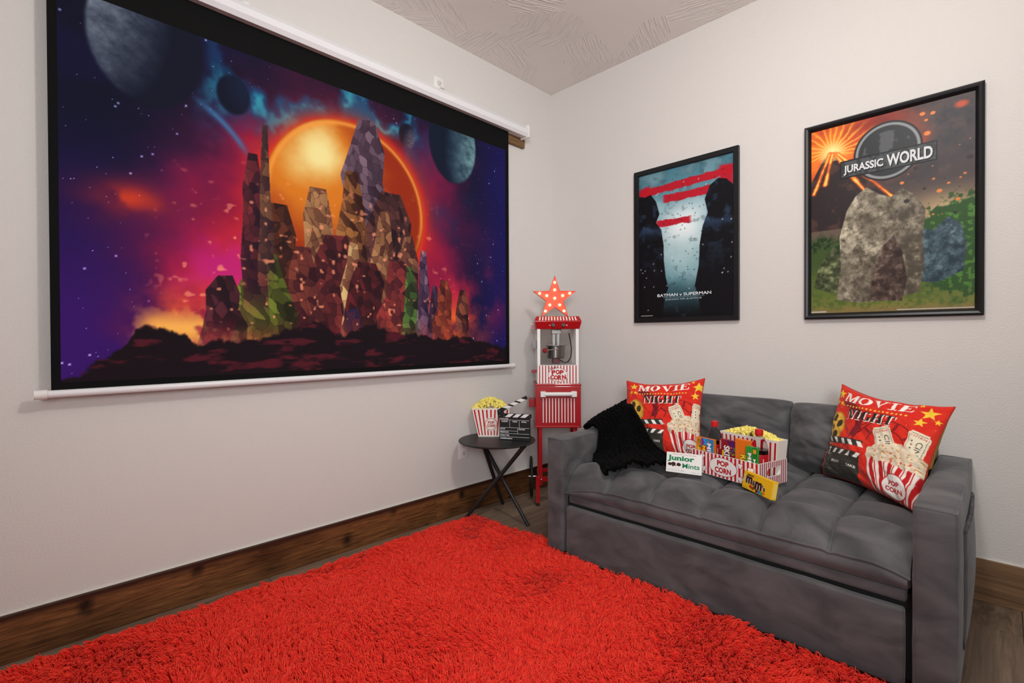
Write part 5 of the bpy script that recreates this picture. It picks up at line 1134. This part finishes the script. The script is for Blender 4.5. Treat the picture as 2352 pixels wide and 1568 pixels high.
# side fittings, legs and wheels
obj('side_handle', B().box((-0.172, 0.07, 0.600), (-0.139, 0.17, 0.646), 0.002).box((-0.176, 0.06, 0.593), (-0.172, 0.18, 0.656)), REDP, pm, smooth=False)
obj('side_latch', B().box((-0.158, 0.10, 0.812), (-PX, 0.16, 0.828), 0.003), REDP, pm, smooth=False)
obj('hinge', B().box((-0.150, 0.12, 0.965), (-PX, 0.17, 1.020), 0.002), mat('clear_acrylic', 'D8D4D8', 0.1, trans=0.6), pm, smooth=False)
obj('roof_catch', B().box((-0.158, 0.12, 1.085), (-0.142, 0.16, 1.112)), REDP, pm, smooth=False)
for sx in (-1, 1):
    for y in (0.012, D - 0.032):
        lg = obj('leg', B().box((sx * 0.108 - 0.010, y, 0.125), (sx * 0.108 + 0.010, y + 0.02, 0.482)), REDP, pm, smooth=False)
for sx in (-1, 1):
    ex = obj('leg_extension', B().box((sx * 0.127 - 0.0115, 0.002, 0.016), (sx * 0.127 + 0.0115, 0.024, 0.180)), REDP, pm, smooth=False)
    obj('foot_cap', B().box((sx * 0.127 - 0.0125, 0.0005, 0.0), (sx * 0.127 + 0.0125, 0.0255, 0.018), 0.001, 1), RUB, ex, smooth=False)
    obj('bolt', B().ball((sx * 0.105, 0.0, 0.163), 0.006, 2), CHR, ex)
obj('crossbar', B().box((-0.116, 0.004, 0.150), (0.116, 0.016, 0.176)), REDP, pm, smooth=False)
obj('crossbar', B().box((-0.116, D - 0.016, 0.150), (0.116, D - 0.004, 0.172)), REDP, pm, smooth=False)
for sx in (-1, 1):
    obj('crossbar', B().box((sx * 0.118 - 0.004, 0.03, 0.152), (sx * 0.118 + 0.004, D - 0.01, 0.172)), REDP, pm, smooth=False)
    wx, wy, wr = sx * 0.160, 0.188, 0.130
    wv = obj('wheel', B().tube([(wx, wy + (wr - 0.007) * math.cos(t), wr + (wr - 0.007) * math.sin(t)) for t in np.linspace(0, 2 * math.pi, 48, endpoint=False)], 0.007, 10, True), RUB, pm)
    sp = B()
    for k in range(10): t = math.pi * k / 5; sp.cyl((wx, wy, wr), (wx, wy + (wr - 0.01) * math.cos(t), wr + (wr - 0.01) * math.sin(t)), 0.0018, n=6)
    obj('spokes', sp, RUB, wv)
    obj('hub_nut', B().cyl((wx - sx * 0.04, wy, wr), (wx + sx * 0.012, wy, wr), 0.006, n=14).ball((wx + sx * 0.014, wy, wr), 0.007, 2), CHR, wv)

# ------------------------------------------------------------------ lit star on the machine
SC = CO + R0 * -0.013 + F0 * 0.075; st = thing('star_lamp', 'red marquee star lamp with glowing bulbs on top of the popcorn machine', 'lamp', (SC.x, SC.y, 1.1645), YAW)
RS = 0.1415; cz = RS * 0.809 + 0.0005
pts = [(RS * (1 if i % 2 == 0 else 0.40) * math.cos(math.pi / 2 + i * math.pi / 5), cz + RS * (1 if i % 2 == 0 else 0.40) * math.sin(math.pi / 2 + i * math.pi / 5)) for i in range(10)]
STR = mat('star_red', 'E8431E', 0.45)
b = B(); A = [b.bm.verts.new((x, 0.006, z)) for x, z in pts]; b.bm.faces.new(A); obj('star_face', b, STR, st, smooth=False)
b = B()
for h0, h1, sc_ in ((-0.004, 0.030, 1.0),):
    for i in range(10):
        j = (i + 1) % 10; (x0, z0), (x1, z1) = pts[i], pts[j]; k = 0.978
        v = [b.bm.verts.new(p) for p in ((x0, -0.004, z0), (x1, -0.004, z1), (x1, 0.030, z1), (x0, 0.030, z0), (x0 * k, -0.004, cz + (z0 - cz) * k), (x1 * k, -0.004, cz + (z1 - cz) * k), (x1 * k, 0.030, cz + (z1 - cz) * k), (x0 * k, 0.030, cz + (z0 - cz) * k))]
        for q in ((0, 1, 2, 3), (4, 7, 6, 5), (0, 4, 5, 1), (3, 2, 6, 7)): b.bm.faces.new([v[i_] for i_ in q])
obj('star_rim', b, mat('star_rim_red', 'C22A1C', 0.45), st, smooth=False)
BULB = mat('bulb_glow', 'FFC070', 0.4, emit=17.0)
def bulb(x, z):
    obj('bulb', B().ball((x, -0.004, z), 0.0076, 2), BULB, st)
bulb(0, cz)
for k in range(5):
    a = math.pi / 2 + k * 2 * math.pi / 5
    for rr_ in (0.37, 0.70): bulb(RS * rr_ * math.cos(a), cz + RS * rr_ * math.sin(a))

# ------------------------------------------------------------------ shag rug
rug = thing('shag_rug', 'bright red shaggy rug on the floor in front of the sofa', 'rug', (1.05, -1.9, 0))
RO = np.array([1.05, -1.9, 0]); RC = np.array([(0.118, -0.840), (2.20, -0.740), (2.20, -3.05), (0.112, -3.05)])
bb = B(); A = [bb.bm.verts.new((x - RO[0], y - RO[1], 0.001)) for x, y in RC]; Bq = [bb.bm.verts.new((x - RO[0], y - RO[1], 0.006)) for x, y in RC]
bb.bm.faces.new(A); bb.bm.faces.new(Bq[::-1])
for i in range(4): j = (i + 1) % 4; bb.bm.faces.new((A[i], A[j], Bq[j], Bq[i]))
obj('backing', bb, mat('rug_backing', '8A0A0C', 0.95), rug, smooth=False)
def pile():
    rg = np.random.default_rng(21); NB = 260000
    x = rg.uniform(0.12, 2.19, NB * 2); y = rg.uniform(-3.04, -0.74, NB * 2)
    keep = (y < np.interp(x, [0.085, 2.20], [-0.84, -0.74])) & ~((x > 0.69) & (y > -0.885)); # pile is pressed flat below the sofa
    keep &= (y < -0.80 - 0) | (x < 0.69)
    # thin out what lies behind the viewer
    keep &= (y > -2.85) | (rg.random(NB * 2) < 0.3)
    x, y = x[keep][:NB], y[keep][:NB]; n = len(x)
    # tufts: strands lean towards the tip of their tuft, the field of tufts swirls
    cell = 0.024; gx_, gy_ = np.floor(x / cell), np.floor(y / cell)
    hsh = lambda k: (np.sin(gx_ * 127.1 + gy_ * 311.7 + k * 74.7) * 43758.5453) % 1
    cx, cy = (gx_ + hsh(1)) * cell, (gy_ + hsh(2)) * cell
    ang = 6.28 * 1.6 * fbm(x * 2.4 + 8, y * 2.4 + 30, 3, 3) + 1.5 * (hsh(3) - 0.5); ln = 0.022 + 0.030 * fbm(x * 5 + 3, y * 5 + 40, 6, 3)
    tip = np.stack([cx + ln * np.cos(ang) * 0.9, cy + ln * np.sin(ang) * 0.9], 1); root = np.stack([x, y], 1)
    tp_ = root * 0.45 + tip * 0.55 + rg.normal(0, 0.006, (n, 2)); hgt = (0.014 + 0.036 * fbm(x * 3.1 + 1, y * 3.1 + 50, 9, 3)) * rg.uniform(0.7, 1.15, n) * (0.8 + 0.35 * hsh(4))
    ex = np.minimum.reduce([x - 0.115, -0.80 - y + 0.05]); hgt *= np.clip(0.45 + ex / 0.06, 0.45, 1)
    K = 5; pts_ = np.zeros((n, K, 3), np.float32)
    for k in range(K):
        t_ = k / (K - 1); h = (t_ ** 1.5); pts_[:, k, :2] = root + (tp_ - root) * h + rg.normal(0, 0.0016, (n, 2)) * t_; pts_[:, k, 2] = 0.005 + hgt * math.sin(t_ * 1.75) / math.sin(1.5708)
    pts_ -= RO.astype(np.float32)
    hc = bpy.data.hair_curves.new('pile'); hc.add_curves([K] * n)
    hc.attributes['position'].data.foreach_set('vector', pts_.ravel())
    ra = hc.attributes.get('radius') or hc.attributes.new('radius', 'FLOAT', 'POINT')
    rad = np.tile(np.array([1.0, 1.0, 0.95, 0.8, 0.35], np.float32) * 0.0013, (n, 1)) * rg.uniform(0.8, 1.3, (n, 1)).astype(np.float32); ra.data.foreach_set('value', rad.astype(np.float32).ravel())
    mt, nt, b = nodes_of('red_shag_fibre'); b.inputs['Roughness'].default_value = 0.65; b.inputs['Specular IOR Level'].default_value = 0.2; b.inputs['Sheen Weight'].default_value = 0.1
    hi = N(nt, 'ShaderNodeHairInfo'); r = N(nt, 'ShaderNodeValToRGB'); r.color_ramp.elements[0].color = (0.88, 0.014, 0.011, 1); r.color_ramp.elements[1].color = (1.0, 0.070, 0.030, 1)
    nt.links.new(hi.outputs['Random'], r.inputs['Fac']); nt.links.new(r.outputs['Color'], b.inputs['Base Color'])
    hc.materials.append(mt); o = bpy.data.objects.new('pile', hc); link(o, rug); o['kind'] = 'stuff'
pile()
